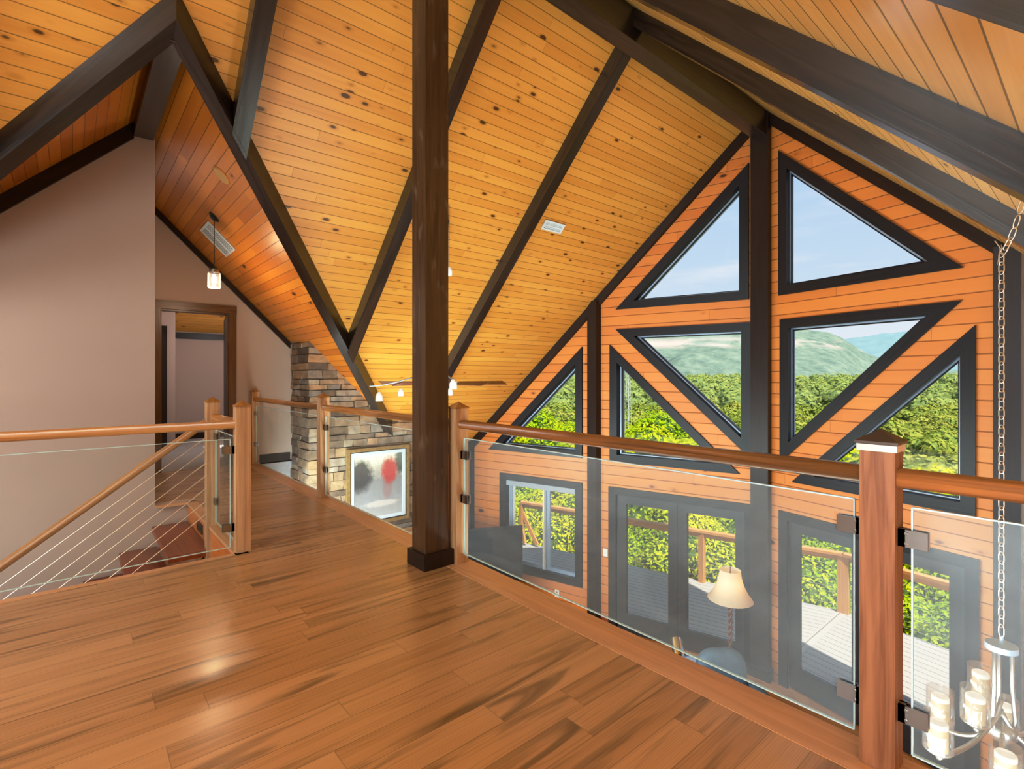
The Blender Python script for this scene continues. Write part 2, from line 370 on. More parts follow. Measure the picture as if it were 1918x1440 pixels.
def wall_section(name, outer, holes):
    vs = []; es = []
    for poly in [outer]+holes:
        k = len(vs); n = len(poly); vs += [V(p) for p in poly]; es += [(k+i, k+(i+1) % n) for i in range(n)]
    ov, oe, of, *_ = delaunay_2d_cdt(vs, es, [], 0, 1e-6)
    def inside(p, poly):
        c = False; n = len(poly)
        for i in range(n):
            a, b = poly[i], poly[(i+1) % n]
            if (a[1] > p[1]) != (b[1] > p[1]) and p[0] < (b[0]-a[0])*(p[1]-a[1])/(b[1]-a[1])+a[0]: c = not c
        return c
    mb = MB()
    for f in of:
        c = sum((ov[i] for i in f), V((0, 0)))/len(f)
        if inside(c, outer) and not any(inside(c, h) for h in holes):
            p = [ov[i] for i in f]
            mb.face([G(q.x, q.y) for q in p], (1, GY(1)-GY(0) if c.x > XR else SL, 0)); mb.face([G(q.x, q.y, WT) for q in p][::-1], (1, 0, 0))
    for poly in [outer]+holes:
        n = len(poly)
        for i in range(n):
            a, b = poly[i], poly[(i+1) % n]; mb.face([G(*a), G(*b), G(*b, WT), G(*a, WT)], (1, 0, 0))
    return struct(mb.build(name, 'wall'))

# ---- openings
TRI = {
 'UL': [(-4.846, 2.213), (-3.07, 2.213), (-3.07, 3.99)],
 'LT': [(-4.846, 1.912), (-3.045, .13), (-3.045, 1.912)],
 'LR': [(-4.94, -.08), (-3.175, -.08), (-4.94, 1.685)],
 'LL': [(-7.14, -.073), (-5.385, -.073), (-5.385, 1.67)],
 'UR': [(-2.70, 2.216), (-.883, 2.216), (-2.70, 4.03)],
 'RT': [(-2.68, .13), (-.893, 1.912), (-2.68, 1.912)],
 'RR': [(-2.53, -.08), (-.795, -.08), (-.795, 1.675)],
}
rect = lambda x0, x1, z0, z1: [(x0, z0), (x1, z0), (x1, z1), (x0, z1)]
WINL = rect(-6.905, -5.387, -2.10, -.458)
DL = rect(-4.956, -3.007, ZF, -.46)
DR = rect(-2.693, -.765, ZF, -.462)
def hole(p, d=.085): return inset(p, d)
def dhole(p): return rect(p[0][0]+.085, p[1][0]-.085, ZF+.002, p[2][1]-.085)
left_holes = [hole(TRI[k]) for k in ('UL', 'LT', 'LR', 'LL')]+[hole(WINL), dhole(DL)]
right_holes = [hole(TRI[k]) for k in ('UR', 'RT', 'RR')]+[dhole(DR)]
ZB = ZF
wall_section('wall_front_left', [(XL-.2, ZB), (XR, ZB), (XR, CM+XR+.05), (XL-.2, CM+XL-.2+.05)], left_holes)
wall_section('wall_front_right', [(XR, ZB), (2.4, ZB), (2.4, CR-PR*2.4+.05), (XR, CR-PR*XR+.05)], right_holes)

wi = 1
for k in ('UL', 'LT', 'LR', 'LL', 'UR', 'RT', 'RR'):
    p = TRI[k]; h = holder('window_%d' % wi, G(*p[0])); wi += 1
    mb = MB(); ring(mb, p, inset(p, .112), -.028, 0.0); ring(mb, inset(p, .088), inset(p, .112), 0.0, .06); mb.build('window_trim', 'trim', h)
    mb = MB(); ring(mb, inset(p, .088), inset(p, .128), .06, .075, 0); ring(mb, inset(p, .088), inset(p, .142), .075, .09, 1); ring(mb, inset(p, .088), inset(p, .135), .09, .13, 0)
    mb.build('sash', ['alum', 'trim'], h)
    i = inset(p, .125); mb = MB(); mb.face([G(*q, .10) for q in i]); mb.build('glass_pane', 'pane', h)
# rectangular window with two sliding sashes and a roller shade
h = holder('window_8', G(-6.15, -2.1))
p = WINL
mb = MB(); ring(mb, p, inset(p, .112), -.03, 0.0); ring(mb, inset(p, .088), inset(p, .112), 0, .06); mb.build('window_trim', 'trim', h)
mb = MB(); i1 = inset(p, .10); ring(mb, i1, inset(p, .135), .06, .11)
for a, b in ((-6.79, -6.08), (-6.06, -5.50)):
    q = rect(a, b, -1.985, -.575); ring(mb, q, inset(q, .06 if a < -6.5 else .045), .065, .10, 0)
mb.box(-6.12, -6.09, GY(-6.1)+.03, GY(-6.1)+.06, -1.98, -.58, mi=1); mb.box(-6.68, -6.66, GY(-6.67)+.03, GY(-6.67)+.06, -1.98, -.58, mi=1)
mb.build('sash', ['alum', 'plate'], h)
mb = MB(); mb.face([G(*q, .09) for q in inset(p, .13)]); mb.build('glass_pane', 'pane', h)
mb = MB(); mb.hexa([G(-6.80, -.66, .0), G(-5.49, -.66, .0), G(-5.49, -.66, .05), G(-6.80, -.66, .05)], [G(-6.80, -.565, .0), G(-5.49, -.565, .0), G(-5.49, -.565, .05), G(-6.80, -.565, .05)])
mb.build('roller_shade', plain('shade_grey', (.32, .33, .36), .6), h)

# double doors
def double_door(nm, P, leaves, lab):
    h = holder(nm, G((P[0][0]+P[1][0])/2, ZF))
    mb = MB(); x0, x1, zt = P[0][0], P[1][0], P[2][1]
    for a, b, c, d in ((x0, x0+.11, ZF, zt), (x1-.11, x1, ZF, zt), (x0+.11, x1-.11, zt-.11, zt)):
        mb.hexa([G(a, c, -.03), G(b, c, -.03), G(b, d, -.03), G(a, d, -.03)], [G(a, c, .02), G(b, c, .02), G(b, d, .02), G(a, d, .02)], (0, 0, 1) if d-c > 1 else (1, 0, 0))
    mb.build('door_casing', 'trim', h)
    n = len(leaves)
    for k, (a, b, ga, gb) in enumerate(leaves):
        mb = MB(); o = rect(a, b, ZF+.015, zt-.115); i = rect(ga, gb, -2.335, -.70)
        ring(mb, o, i, .02, .065); leaf = mb.build('door_leaf', 'doorpaint', h)
        mb = MB(); mb.face([G(*q, .045) for q in i]); mb.build('door_glass', 'pane', leaf)
        hx = b-.05 if k == 0 else a+.05; sx = -1 if k == 0 else 1
        mb = MB(); pz = -1.66
        mb.tube([G(hx, pz, .02), G(hx, pz, -.045), G(hx+sx*.02, pz, -.055), G(hx+sx*.13, pz-.012, -.05)], .011, 8)
        mb.hexa([G(hx-.02, pz-.09, -.0), G(hx+.02, pz-.09, 0), G(hx+.02, pz-.09, .02), G(hx-.02, pz-.09, .02)], [G(hx-.02, pz+.07, -.0), G(hx+.02, pz+.07, 0), G(hx+.02, pz+.07, .02), G(hx-.02, pz+.07, .02)], mi=0)
        mb.build('door_handle', 'black', leaf)
        if n == 2:
            mb = MB(); zz = -2.47; xx = b-.03 if k == 0 else a+.03; w_ = .022 if k == 0 else .014
            mb.hexa([G(xx-w_, zz-.05, 0), G(xx+w_, zz-.05, 0), G(xx+w_, zz-.05, .02), G(xx-w_, zz-.05, .02)], [G(xx-w_, zz+.06, 0), G(xx+w_, zz+.06, 0), G(xx+w_, zz+.06, .02), G(xx-w_, zz+.06, .02)])
            mb.build('bolt_plate', 'plate', leaf)
double_door('door_1', DL, [(-4.843, -3.983, -4.715, -4.107), (-3.978, -3.12, -3.855, -3.245)], 'l')
double_door('door_2', DR, [(-2.58, -1.728, -2.435, -1.86), (-1.724, -.878, -1.58, -.995)], 'r')

# dark posts on the gable, wall trims
tn = [0]
def trimobj(mb, mat='dark', bevel=0):
    tn[0] += 1; return struct(mb.build('trim_%d' % tn[0], mat, bevel=bevel))
def gpost(x0, x1, dep, base=True):
    mb = MB(); ym = (GY(x0)+GY(x1))/2 if not (x0 < XR < x1) else YC-.03
    zt = min(roofz(x0), roofz(x1))+.08
    mb.box(x0, x1, ym-dep, ym+.1, ZF, zt if not (x0 < XR < x1) else roofz(XR)-.05, (0, 0, 1))
    if base: mb.box(x0-.03, x1+.03, ym-dep-.03, ym+.05, ZF, ZF+.14, (1, 0, 0))
    trimobj(mb)
gpost(-3.02, -2.80, .10); gpost(-5.27, -5.09, .09); gpost(-.665, -.49, .09)
mb = MB(); mb.box(-.49, -.445, 6.14, 6.3, ZF, 2.3, (0, 0, 1)); trimobj(mb, 'casing')
# rake trims
mb = MB()
mb.hexa([G(XL, roofz(XL)-.155, -.06), G(XR, roofz(XR)-.155, -.06), G(XR, roofz(XR)-.155, .02), G(XL, roofz(XL)-.155, .02)], [G(XL, roofz(XL)+.02, -.06), G(XR, roofz(XR)+.02, -.06), G(XR, roofz(XR)+.02, .02), G(XL, roofz(XL)+.02, .02)], (1, 0, 1)); trimobj(mb)
mb = MB(); xe = 2.3
mb.hexa([G(XR, roofz(XR)-.155, -.05), G(xe, roofz(xe)-.125, -.05), G(xe, roofz(xe)-.125, .02), G(XR, roofz(XR)-.155, .02)], [G(XR, roofz(XR)+.02, -.05), G(xe, roofz(xe)+.02, -.05), G(xe, roofz(xe)+.02, .02), G(XR, roofz(XR)+.02, .02)], (1, 0, -1)); trimobj(mb)
mb = MB(); mb.box(XL-.0, XL+.055, GY(XL)-.055, GY(XL)+.03, ZF, .0, (0, 0, 1)); trimobj(mb)
mb = MB(); mb.box(XL, XL+.05, 4.4, GY(XL), -.14, .05, (0, 1, 0)); trimobj(mb)
for a, b in ((XL, -6.0), (-6.0, -5.27), (-5.09, -4.957), (-.44, 2.2)):
    mb = MB(); mb.hexa([G(a, ZF, -.02), G(b, ZF, -.02), G(b, ZF, .01), G(a, ZF, .01)], [G(a, ZF+.15, -.02), G(b, ZF+.15, -.02), G(b, ZF+.15, .01), G(a, ZF+.15, .01)])
    o = struct(mb.build('baseboard_front', 'tread'))

# ------------------------------------------------------------------ ceilings (solid prisms 0.22 thick)
ROOFT = .22
mb = MB(); zf = lambda x, y: CM+x
ry = lambda x: 7.62-.23*abs(x-XR)          # outer rake line of the overhang
def slab(polys, zf, g, mat, name):
    mb = MB()
    for P in polys:
        a = [V((x, y, zf(x, y))) for x, y in P]; mb.prism(a, (0, 0, ROOFT), g)
    return struct(mb.build(name, mat))
VX = CM-CC                                   # x + y = -VX on the valley
slab([[(XR, -5), (XR, ry(XR)), (-8.4, ry(-8.4)), (-8.4, 8.4-VX), (-VX-YX, YX), (-8.4, 2*YX+VX-8.4-.0 if False else -(8.4-VX)+2*YX), (-8.4, -5)]], lambda x, y: CM+x, (0, 1, 0), 'ceil', 'ceiling_left')
slab([[(XR, -5), (2.4, -5), (2.4, ry(2.4)), (XR, ry(XR))]], lambda x, y: CR-PR*x, (0, 1, 0), 'ceil_right', 'ceiling_right')
xa = -VX-YX
slab([[(xa, YX), (XD-.1, YX), (XD-.1, -XD+.1-VX)]], lambda x, y: CC-y, (1, 0, 0), 'ceil_hall', 'ceiling_hall_front')
slab([[(xa, YX), (XD-.1, 2*YX+XD-.1+VX), (XD-.1, YX)]], lambda x, y: CC-2*YX+y, (1, 0, 0), 'ceil_hall', 'ceiling_hall_rear')

# ------------------------------------------------------------------ beams
mb = MB(); mb.box(-2.99, -2.822, -4.95, YC-.12, 4.258, 4.63, (0, 1, 0)); tag(mb.build('ridge_beam', 'rafter'), 'long dark ridge beam at the roof peak running to the window wall', 'beam')
mb = MB(); mb.box(XD, -4.0, .434, .583, 3.40, 3.62, (1, 0, 0)); tag(mb.build('ridge_beam', 'rafter'), 'short dark ridge beam over the hall, running into the taupe wall', 'beam')
VLAB = ['dark valley beam slanting down from the hall peak towards the stone chimney', 'dark valley beam slanting down to the left edge over the taupe wall']
def valley(sign, dend):
    # in mirrored coordinates about y = YX
    mb = MB(); ks, kb = -3.367, -3.523; m0 = 5.665
    def P(k, m, D): 
        x = (k+D)/2; y = (k-D)/2; return V((x, y if sign > 0 else 2*YX-y, m+D/2))
    Da = -(VX+YX)*1.0-YX; top = 5.866+.03
    DaS = ks-2*YX; DaB = kb-2*YX
    b = [P(ks, m0, DaS), P(ks, m0, dend), P(kb, m0, dend), P(kb, m0, DaB)]
    tq = [P(ks, top, DaS), P(ks, top, dend), P(kb, top, dend), P(kb, top, DaB)]
    if sign < 0: b = b[::-1]; tq = tq[::-1]
    mb.hexa(b, tq, (-1, sign, -1))
    return mb
D1 = -7.049-3.682
tag(valley(1, D1).build('valley_beam', 'rafter'), VLAB[0], 'beam', 'valley beams of the cross gable')
tag(valley(-1, D1).build('valley_beam', 'rafter'), VLAB[1], 'beam', 'valley beams of the cross gable')
RL = {-2.16: 'dark rafter on the left roof slope behind the hall gable', -.62: 'dark rafter on the left roof slope beside the rear valley beam',
      .92: 'short dark rafter on the left roof slope meeting the front valley beam high up', 2.464: 'dark weathered rafter passing behind the square column', 4.005: 'dark rafter on the left roof slope nearest the window wall, by the square vent'}
for y, lb in RL.items():
    mb = MB()
    ye = y+.063
    fx_ = lambda yy: max((-3.40-yy) if yy > YX else (-3.40-2*YX+yy), -7.4); x0 = -2.95
    xa_, xb_ = fx_(y), fx_(y+.126)
    b = [(xa_, y, CM+xa_-.2), (x0, y, CM+x0-.2), (x0, y+.126, CM+x0-.2), (xb_, y+.126, CM+xb_-.2)]
    tq = [(p[0], p[1], p[2]+.22) for p in b]
    mb.hexa(b, tq, (1, 0, 1)); tag(mb.build('roof_rafter', 'rafter'), lb, 'rafter', 'rafters of the left roof slope')
RRt = {-.62: 'dark rafter on the right roof slope behind the viewpoint', .84: 'dark rafter cutting the top right corner of the ceiling', 2.20: 'wide dark rafter on the right slope, second from the window wall, above the hanging chain', 3.87: 'dark rafter on the right roof slope, nearest the window wall'}
for y, lb in RRt.items():
    mb = MB(); x0, xe = -2.86, 2.2; dz = .175 if y > 3 else .19
    zz = lambda x: CR-PR*x
    b = [(x0, y, zz(x0)-dz), (xe, y, zz(xe)-dz), (xe, y+.126, zz(xe)-dz), (x0, y+.126, zz(x0)-dz)]
    tq = [(p[0], p[1], p[2]+dz+.02) for p in b]
    mb.hexa(b, tq, (1, 0, -1)); tag(mb.build('roof_rafter', 'rafter'), lb, 'rafter', 'rafters of the right roof slope')
# column
r = thing('support_column', (-2.85, 1.75, 0), 'worn square brown timber column standing on the loft floor', 'column')
mb = MB(); mb.box(-2.937, -2.773, 1.667, 1.835, .0, 4.26, (0, 0, 1)); mb.build('column_shaft', 'column', r, bevel=.004)
mb = MB()
for a in ((-2.96, -2.745, 1.643, 1.668), (-2.96, -2.745, 1.834, 1.859), (-2.96, -2.936, 1.668, 1.834), (-2.772, -2.745, 1.668, 1.834)): mb.box(*a, 0, .098, (1, 0, 0))
mb.build('column_base', 'dark', r)

# ------------------------------------------------------------------ floors
SX = -3.87     # stair opening edge
def floorpoly(nm, rects, z1, th, mat, g):
    mb = MB()
    for a in rects: mb.box(a[0], a[1], a[2], a[3], z1-th, z1, g)
    return struct(mb.build(nm, mat))
floorpoly('floor', [(SX+.03, 1.78, -5, 1.80), (XD-.0, SX+.03, .92, 1.80), (XD, XW-.12, .60, .92)], 0, .30, 'floor', (0, 1, 0))
mb = MB(); mb.prism([(-7.9, -5, ZF-.12), (2.4, -5, ZF-.12), (2.4, GY(2.4)+.16, ZF-.12), (XR, YC+.16, ZF-.12), (-7.9, GY(-7.9)+.16, ZF-.12)], (0, 0, .12), (1, 0, 0)); struct(mb.build('floor_lower', 'floor_low'))
mb = MB(); mb.box(XD, 1.78, 1.80, 1.985, -.02, .002, (1, 0, 0)); trimobj(mb, 'nosing')
mb = MB(); mb.box(XD, 1.78, 1.80, 1.955, -.30, -.02, (1, 0, 0)); trimobj(mb, 'fascia')
mb = MB(); mb.box(SX-.02, SX+.03, -5, .92, -.02, .002, (0, 1, 0)); trimobj(mb, 'nosing')
mb = MB(); mb.box(-5.79, SX+.03, .84, .92, -.02, .002, (1, 0, 0)); mb.box(-5.82, -5.76, .60, .92, -.02, .002, (0, 1, 0)); trimobj(mb, 'nosing')
mb = MB(); mb.box(-5.81, SX, .855, .92, -.30, -.02, (1, 0, 0)); trimobj(mb, 'fascia')
mb = MB(); mb.box(SX-.005, SX+.03, -5, .86, -.30, -.02, (0, 1, 0)); trimobj(mb, 'taupe')
# ------------------------------------------------------------------ painted walls
def wallprism(nm, poly, ext, mat='taupe'):
    mb = MB(); mb.prism(poly, ext, (0, 0, 1)); return struct(mb.build(nm, mat))
zr = lambda y: CC-y if y > YX else CC-2*YX+y
wallprism('wall_stair', [(XW, .595, ZF), (XW, .595, zr(.595)+.03), (XW, YX, zr(YX)+.03), (XW, -3.6, zr(-3.6)+.03), (XW, -5, zr(-3.6)), (XW, -5, ZF)], (-.12, 0, 0))
wallprism('wall_stair_lower', [(XW, .595, ZF), (XW, .92, ZF), (XW, .92, -.003), (XW, .595, -.003)], (-.12, 0, 0))
# hall end wall with door opening
def yz(pts): return [(XD, y, z) for y, z in pts]
wallprism('wall_hall', yz([(1.607, -.02), (2.44, -.02), (2.44, zr(2.44)+.03), (1.607, zr(1.607)+.03)]), (-.12, 0, 0))
wallprism('wall_hall_over_door', yz([(.839, 2.055), (1.607, 2.055), (1.607, zr(1.607)+.03), (.839, zr(.839)+.03)]), (-.12, 0, 0))
wallprism('wall_hall_left', yz([(.3, -.02), (.839, -.02), (.839, zr(.839)+.03), (YX, zr(YX)+.02), (.3, zr(.3))]), (-.12, 0, 0))
wallprism('wall_left', [(XL, 4.3, ZF), (XL, 6.2, ZF), (XL, 6.2, .08), (XL, 4.3, .08)], (-.15, 0, 0), 'wall')
wallprism('wall_left_lower', [(XD, -5, ZF), (XD, 2.44, ZF), (XD, 2.44, -.3), (XD, -5, -.3)], (-.12, 0, 0))
wallprism('wall_rear', [(-8, -5, ZF-.1), (2.5, -5, ZF-.1), (2.5, -5, -.4), (XR, -5, 4.9), (-8, -5, 3.0)], (0, -.15, 0))
wallprism('wall_right', [(1.7, -5, -.0), (1.7, 1.8, -.0), (1.7, 1.8, .35), (1.7, -5, .35)], (.1, 0, 0))
wallprism('wall_right_lower', [(2.3, -5, ZF), (2.3, 6.5, ZF), (2.3, 6.5, -.3), (2.3, -5, -.3)], (.12, 0, 0), 'wall')
wallprism('wall_valley', [(XD-.05, 2.44, -.3), (XD-.05, 4.6, -.3), (XD-.05, 4.6, .0), (XD-.05, 2.44, 1.9)], (-.1, 0, 0))
# rake trims on painted walls
def raketrim(x, y0, y1, h=.13):
    mb = MB(); mb.hexa([(x, y0, zr(y0)-h), (x, y1, zr(y1)-h), (x+.03, y1, zr(y1)-h), (x+.03, y0, zr(y0)-h)], [(x, y0, zr(y0)+.02), (x, y1, zr(y1)+.02), (x+.03, y1, zr(y1)+.02), (x+.03, y0, zr(y0)+.02)], (0, 1, 1 if y1 < YX else -1)); return trimobj(mb)
raketrim(XW, -3.4, .434, .15); raketrim(XD, .583, 2.40, .095)
# door to the bedroom: casing and half seen door
h = holder('door_3', (XD, 1.22, 0))
mb = MB()
mb.box(XD, XD+.025, .784, .852, 0, 2.055, (0, 0, 1)); mb.box(XD, XD+.025, 1.607, 1.697, 0, 2.055, (0, 0, 1)); mb.box(XD, XD+.03, .784, 1.70, 2.055, 2.16, (0, 1, 0))
mb.box(XD-.13, XD, .839, .86, 0, 2.055, (0, 0, 1)); mb.box(XD-.13, XD, 1.59, 1.607, 0, 2.055, (0, 0, 1)); mb.box(XD-.13, XD, .86, 1.59, 2.035, 2.055, (0, 1, 0))
mb.build('door_casing', 'casing', h)
mb = MB(); mb.prism([(XD-.15, 1.60, .012), (XD-.90, 1.73, .012), (XD-.90, 1.77, .012), (XD-.15, 1.64, .012)], (0, 0, 2.02), (0, 0, 1)); lf = mb.build('door_leaf', 'dark', h)
mb = MB()
for z in (.35, 1.1, 1.85): mb.box(XD-.15, XD-.11, 1.585, 1.6, z-.05, z+.05)
mb.build('hinge', 'chrome', lf)
# bedroom beyond
XB = -11.6
mb = MB(); mb.box(XB, XD+.0, -.2, 3.5, -.30, .004, (1, 0, 0)); struct(mb.build('floor_bedroom', 'carpet'))
wallprism('wall_bedroom_back', [(XB, .2, 0), (XB, 3.5, 0), (XB, 3.5, 2.1), (XB, .2, 2.1)], (-.1, 0, 0))
wallprism('wall_bedroom_left', [(XB, 1.165, 0), (XD-.13, .80, 0), (XD-.13, .80, 3.4), (XB, 1.165, 3.4)], (0, -.1, 0))
wallprism('wall_bedroom_right', [(XB, 3.4, 0), (XD-.12, 3.4, 0), (XD-.12, 3.4, 3.4), (XB, 3.4, 3.4)], (0, .1, 0))
mb = MB(); mb.prism([(XB-.1, -.2, 2.02), (XD-.12, -.2, 3.9), (XD-.12, 3.6, 3.9), (XB-.1, 3.6, 2.02)], (0, 0, .1), (0, 1, 0)); struct(mb.build('ceiling_bedroom', 'ceil'))
mb = MB(); mb.box(XB, XB+.03, 1.1, 3.4, 1.93, 2.05, (0, 1, 0)); trimobj(mb)
mb = MB(); mb.box(XB, XB+.02, 1.1, 3.4, 0, .12, (0, 1, 0)); struct(mb.build('baseboard_bedroom', 'dark'))
wallprism('wall_bedroom_closet', [(-10.4, .2, 0), (-10.4, 1.335, 0), (-10.4, 1.335, 3.0), (-10.4, .2, 3.0)], (.1, 0, 0))
h = holder('door_4', (-10.3, 1.0, 0))
mb = MB(); mb.box(-10.3, -10.275, 1.115, 1.215, 0, 2.05, (0, 0, 1)); mb.box(-10.3, -10.275, .3, 1.115, 1.95, 2.05, (0, 1, 0)); mb.build('door_casing', 'dark', h)
mb = MB(); mb.box(-10.3, -10.285, .3, 1.115, 0, 1.95, (0, 0, 1)); mb.build('door_leaf', 'dark', h)
mb = MB(); mb.box(XD, XD+.015, 1.70, 2.40, 0, .11, (0, 1, 0)); struct(mb.build('baseboard_hall', 'dark'))

# ------------------------------------------------------------------ chimney
r = thing('stone_chimney', (-7.3, 3.4, ZF), 'tall ledgestone chimney rising past the loft to the ceiling', 'chimney')
CX, CY0, CY1 = -7.02, 2.416, 4.42
ctop = lambda y: max(CC-y, CM+CX)
mb = MB(); mb.prism([(CX-.035, CY0+.035, ZF), (CX-.035, CY1-.035, ZF), (CX-.035, CY1-.035, ctop(CY1)), (CX-.035, 3.575, ctop(3.575)), (CX-.035, CY0+.035, ctop(CY0+.035))], (-.68, 0, 0)); mb.build('chimney_core', 'mortar', r)
mb = MB(); rs = random.Random(3); z = ZF
def stone(b):
    x0, x1, y0, y1, z0, z1 = b; e = .009; mb.box(*b) if False else None
    j = lambda: rs.uniform(-e, e)
    b4 = [(x0, y0, z0), (x1, y0, z0), (x1, y1, z0), (x0, y1, z0)]; t4 = [(p[0], p[1], z1) for p in b4]
    q = lambda P: (P[0]+j(), P[1]+j(), P[2]+j()*.6)
    mb.hexa([q(p) for p in b4], [q(p) for p in t4])
while z < 1.75:
    hgt = rs.choice((.075, .09, .1, .12, .14)); zt = min(z+hgt, 1.78)
    y = CY0; first = rs.uniform(.1, .3); ex = rs.uniform(-.012, .012)
    corner_x = -7.9
    # corner stone shows on both faces
    wc = rs.uniform(.12, .42); ws = rs.uniform(.2, .45)
    stone((CX-ws, CX+ex, CY0-ex, CY0+wc, z+.004, zt-.004))
    y = CY0+wc
    while y < CY1:
        wd = rs.uniform(.14, .48); y1 = min(y+wd, CY1)
        if y1-y > .03 and z < ctop(y)+.01: stone((CX-.07, CX+rs.uniform(-.02, .018), y+.004, y1-.004, z+.004, zt-.004))
        y = y1
    x = CX-ws
    while x > -7.78:
        wd = rs.uniform(.15, .4); x0 = max(x-wd, -7.8)
        if x-x0 > .03: stone((x0+.004, x-.004, CY0-rs.uniform(-.018, .015), CY0+.07, z+.004, zt-.004))
        x = x0
    z = zt
o = mb.build('stone_facing', 'stone', r, bevel=.006)
# picture on the chimney
r = thing('framed_picture', (-6.98, 3.41, -.38), 'gilt-framed woodland picture with a red tree, hanging on the stone chimney', 'picture')
y0, y1, z0, z1 = 2.92, 3.905, -.945, .178
def rframe(y0, y1, z0, z1, w, x0, x1, nm, mat):
    mb = MB()
    O = [(y0, z0), (y1, z0), (y1, z1), (y0, z1)]; I = inset(O, w)
    for k in range(4):
        j = (k+1) % 4; f = lambda p, x: (x, p[0], p[1])
        mb.hexa([f(O[k], x0), f(O[j], x0), f(I[j], x0), f(I[k], x0)], [f(O[k], x1), f(O[j], x1), f(I[j], x1+.0), f(I[k], x1)], (0, O[j][0]-O[k][0], O[j][1]-O[k][1]))
    return mb.build(nm, mat, r)
rframe(y0, y1, z0, z1, .05, -7.0, -6.955, 'picture_frame', 'gold')
rframe(y0+.05, y1-.05, z0+.05, z1-.05, .012, -7.0, -6.965, 'inner_frame', 'black')
rframe(y0+.062, y1-.062, z0+.062, z1-.062, .05, -7.0, -6.975, 'mat_board', 'mat_board')
mb = MB(); a, b, c, d = y0+.11, y1-.11, z0+.11, z1-.11
mb.v = [V((-6.985, a, c)), V((-6.985, b, c)), V((-6.985, b, d)), V((-6.985, a, d))]; mb.f = [[0, 1, 2, 3]]; mb.uv = [[(0, 0), (1, 0), (1, 1), (0, 1)]]; mb.mi = [0]
mb.build('picture_canvas', 'picture', r)
mb = MB(); mb.box(CX-.02, CX+.2, 2.8, 4.35, -1.22, -1.12, (0, 1, 0)); tag(mb.build('mantel_shelf', 'newel', bevel=.01), 'wooden mantel shelf fixed to the stone chimney under the picture', 'shelf')

# ------------------------------------------------------------------ railings
def newel(x, y, z0, mat, label, capm='rail_lit', top=.995, w=.046, band=False, group='newel posts of the loft railing'):
    r = thing('newel_post', (x, y, z0), label, 'post', group)
    mb = MB(); mb.box(x-w, x+w, y-w, y+w, z0, top, (0, 0, 1)); mb.build('post_shaft', mat, r, bevel=.003)
    e = w+.006; mb = MB()
    zb = top-.018
    if band: 
        b2 = MB(); 
        for a in ((x-e, x+e, y-e, y-w), (x-e, x+e, y+w, y+e), (x-e, x-w, y-w, y+w), (x+w, x+e, y-w, y+w)): b2.box(*a, top-.022, top-.002)
        b2.build('cap_band', 'capband', r); e += .004
    q = [(x-e, y-e), (x+e, y-e), (x+e, y+e), (x-e, y+e)]
    b = [V((a, c, top)) for a, c in q]; tq = [V((a, c, top+.008)) for a, c in q]; ap = V((x, y, top+.045))
    mb.face(b[::-1])
    for i in range(4):
        j = (i+1) % 4; mb.face([b[i], b[j], tq[j], tq[i]]); mb.face([tq[i], tq[j], ap])
    mb.build('post_cap', capm, r)
    return r
RY = 1.91
newel(-.464, RY, 0.003, 'newel_near', 'large reddish newel post in the right foreground with a dark metal cap', 'bronze', band=True)
newel(-2.768, RY, 0.003, 'newel', 'pale newel post directly behind the square column')
newel(-5.135, RY, 0.003, 'newel', 'newel post on the hall bridge in front of the stone chimney')
newel(-7.66, RY, 0.003, 'newel', 'newel post at the far end of the bridge against the taupe wall')
newel(-3.91, .895, -.012, 'newel', 'pale newel post with a screw hole where the stair rail meets the loft floor')
newel(-4.765, .87, -.33, 'newel', 'newel post at the head of the stairs holding the steel cables')
def handrail(a, b, label, mat, up=(0, 0, 1), w=.062, hh=.058, group='wooden handrails'):
    a, b = V(a), V(b); d = (b-a).normalized(); sd = d.cross(V((0, 0, 1))).normalized(); u = sd.cross(d)
    prof = []
    n = 14
    for k in range(n):
        t = 2*math.pi*k/n; c, s = math.cos(t), math.sin(t)
        prof.append((math.copysign(abs(c)**.6, c)*w/2, math.copysign(abs(s)**.75, s)*hh/2*(1 if s > 0 else .95)))
    mb = MB(); P = lambda o, q: o+sd*q[0]+u*q[1]
    L = (b-a).length
    for k in range(n):
        j = (k+1) % n; A = [P(a, prof[k]), P(a, prof[j]), P(b, prof[j]), P(b, prof[k])]
        i0 = len(mb.v); mb.v += A; mb.f.append([i0, i0+1, i0+2, i0+3]); mb.mi.append(0); v0 = k*.018
        mb.uv.append([(0, v0), (0, v0+.018), (L, v0+.018), (L, v0)])
    for o, rev in ((a, False), (b, True)):
        pts = [P(o, q) for q in prof]; mb.face(pts[::-1] if rev else pts)
    o = mb.build('handrail', mat, smooth=False); md = o.modifiers.new('w', 'WELD'); 
    for p_ in o.data.polygons: p_.use_smooth = len(p_.vertices) == 4
    return tag(o, label, 'handrail', group)
ZH = .893
handrail((-2.722, RY, ZH), (-.51, RY, ZH), 'long handrail crossing in front of the triangular windows', 'rail')
handrail((-.418, RY, ZH), (.72, RY, ZH), 'handrail running out of the picture right of the capped foreground post', 'rail')
handrail((-5.089, RY, ZH), (-2.814, RY, ZH), 'handrail of the bridge ending behind the square column', 'rail_lit')
handrail((-7.614, RY, ZH), (-5.181, RY, ZH), 'handrail of the bridge between the wall and the chimney post', 'rail_lit')
handrail((-3.93, .849, ZH-.02), (-3.93, -4.9, ZH-.02), 'level handrail along the stair opening at the left edge', 'rail_lit')
handrail((-4.719, .885, ZH-.02), (-3.956, .885, ZH-.02), 'very short handrail joining the two posts at the stair head', 'rail_lit')
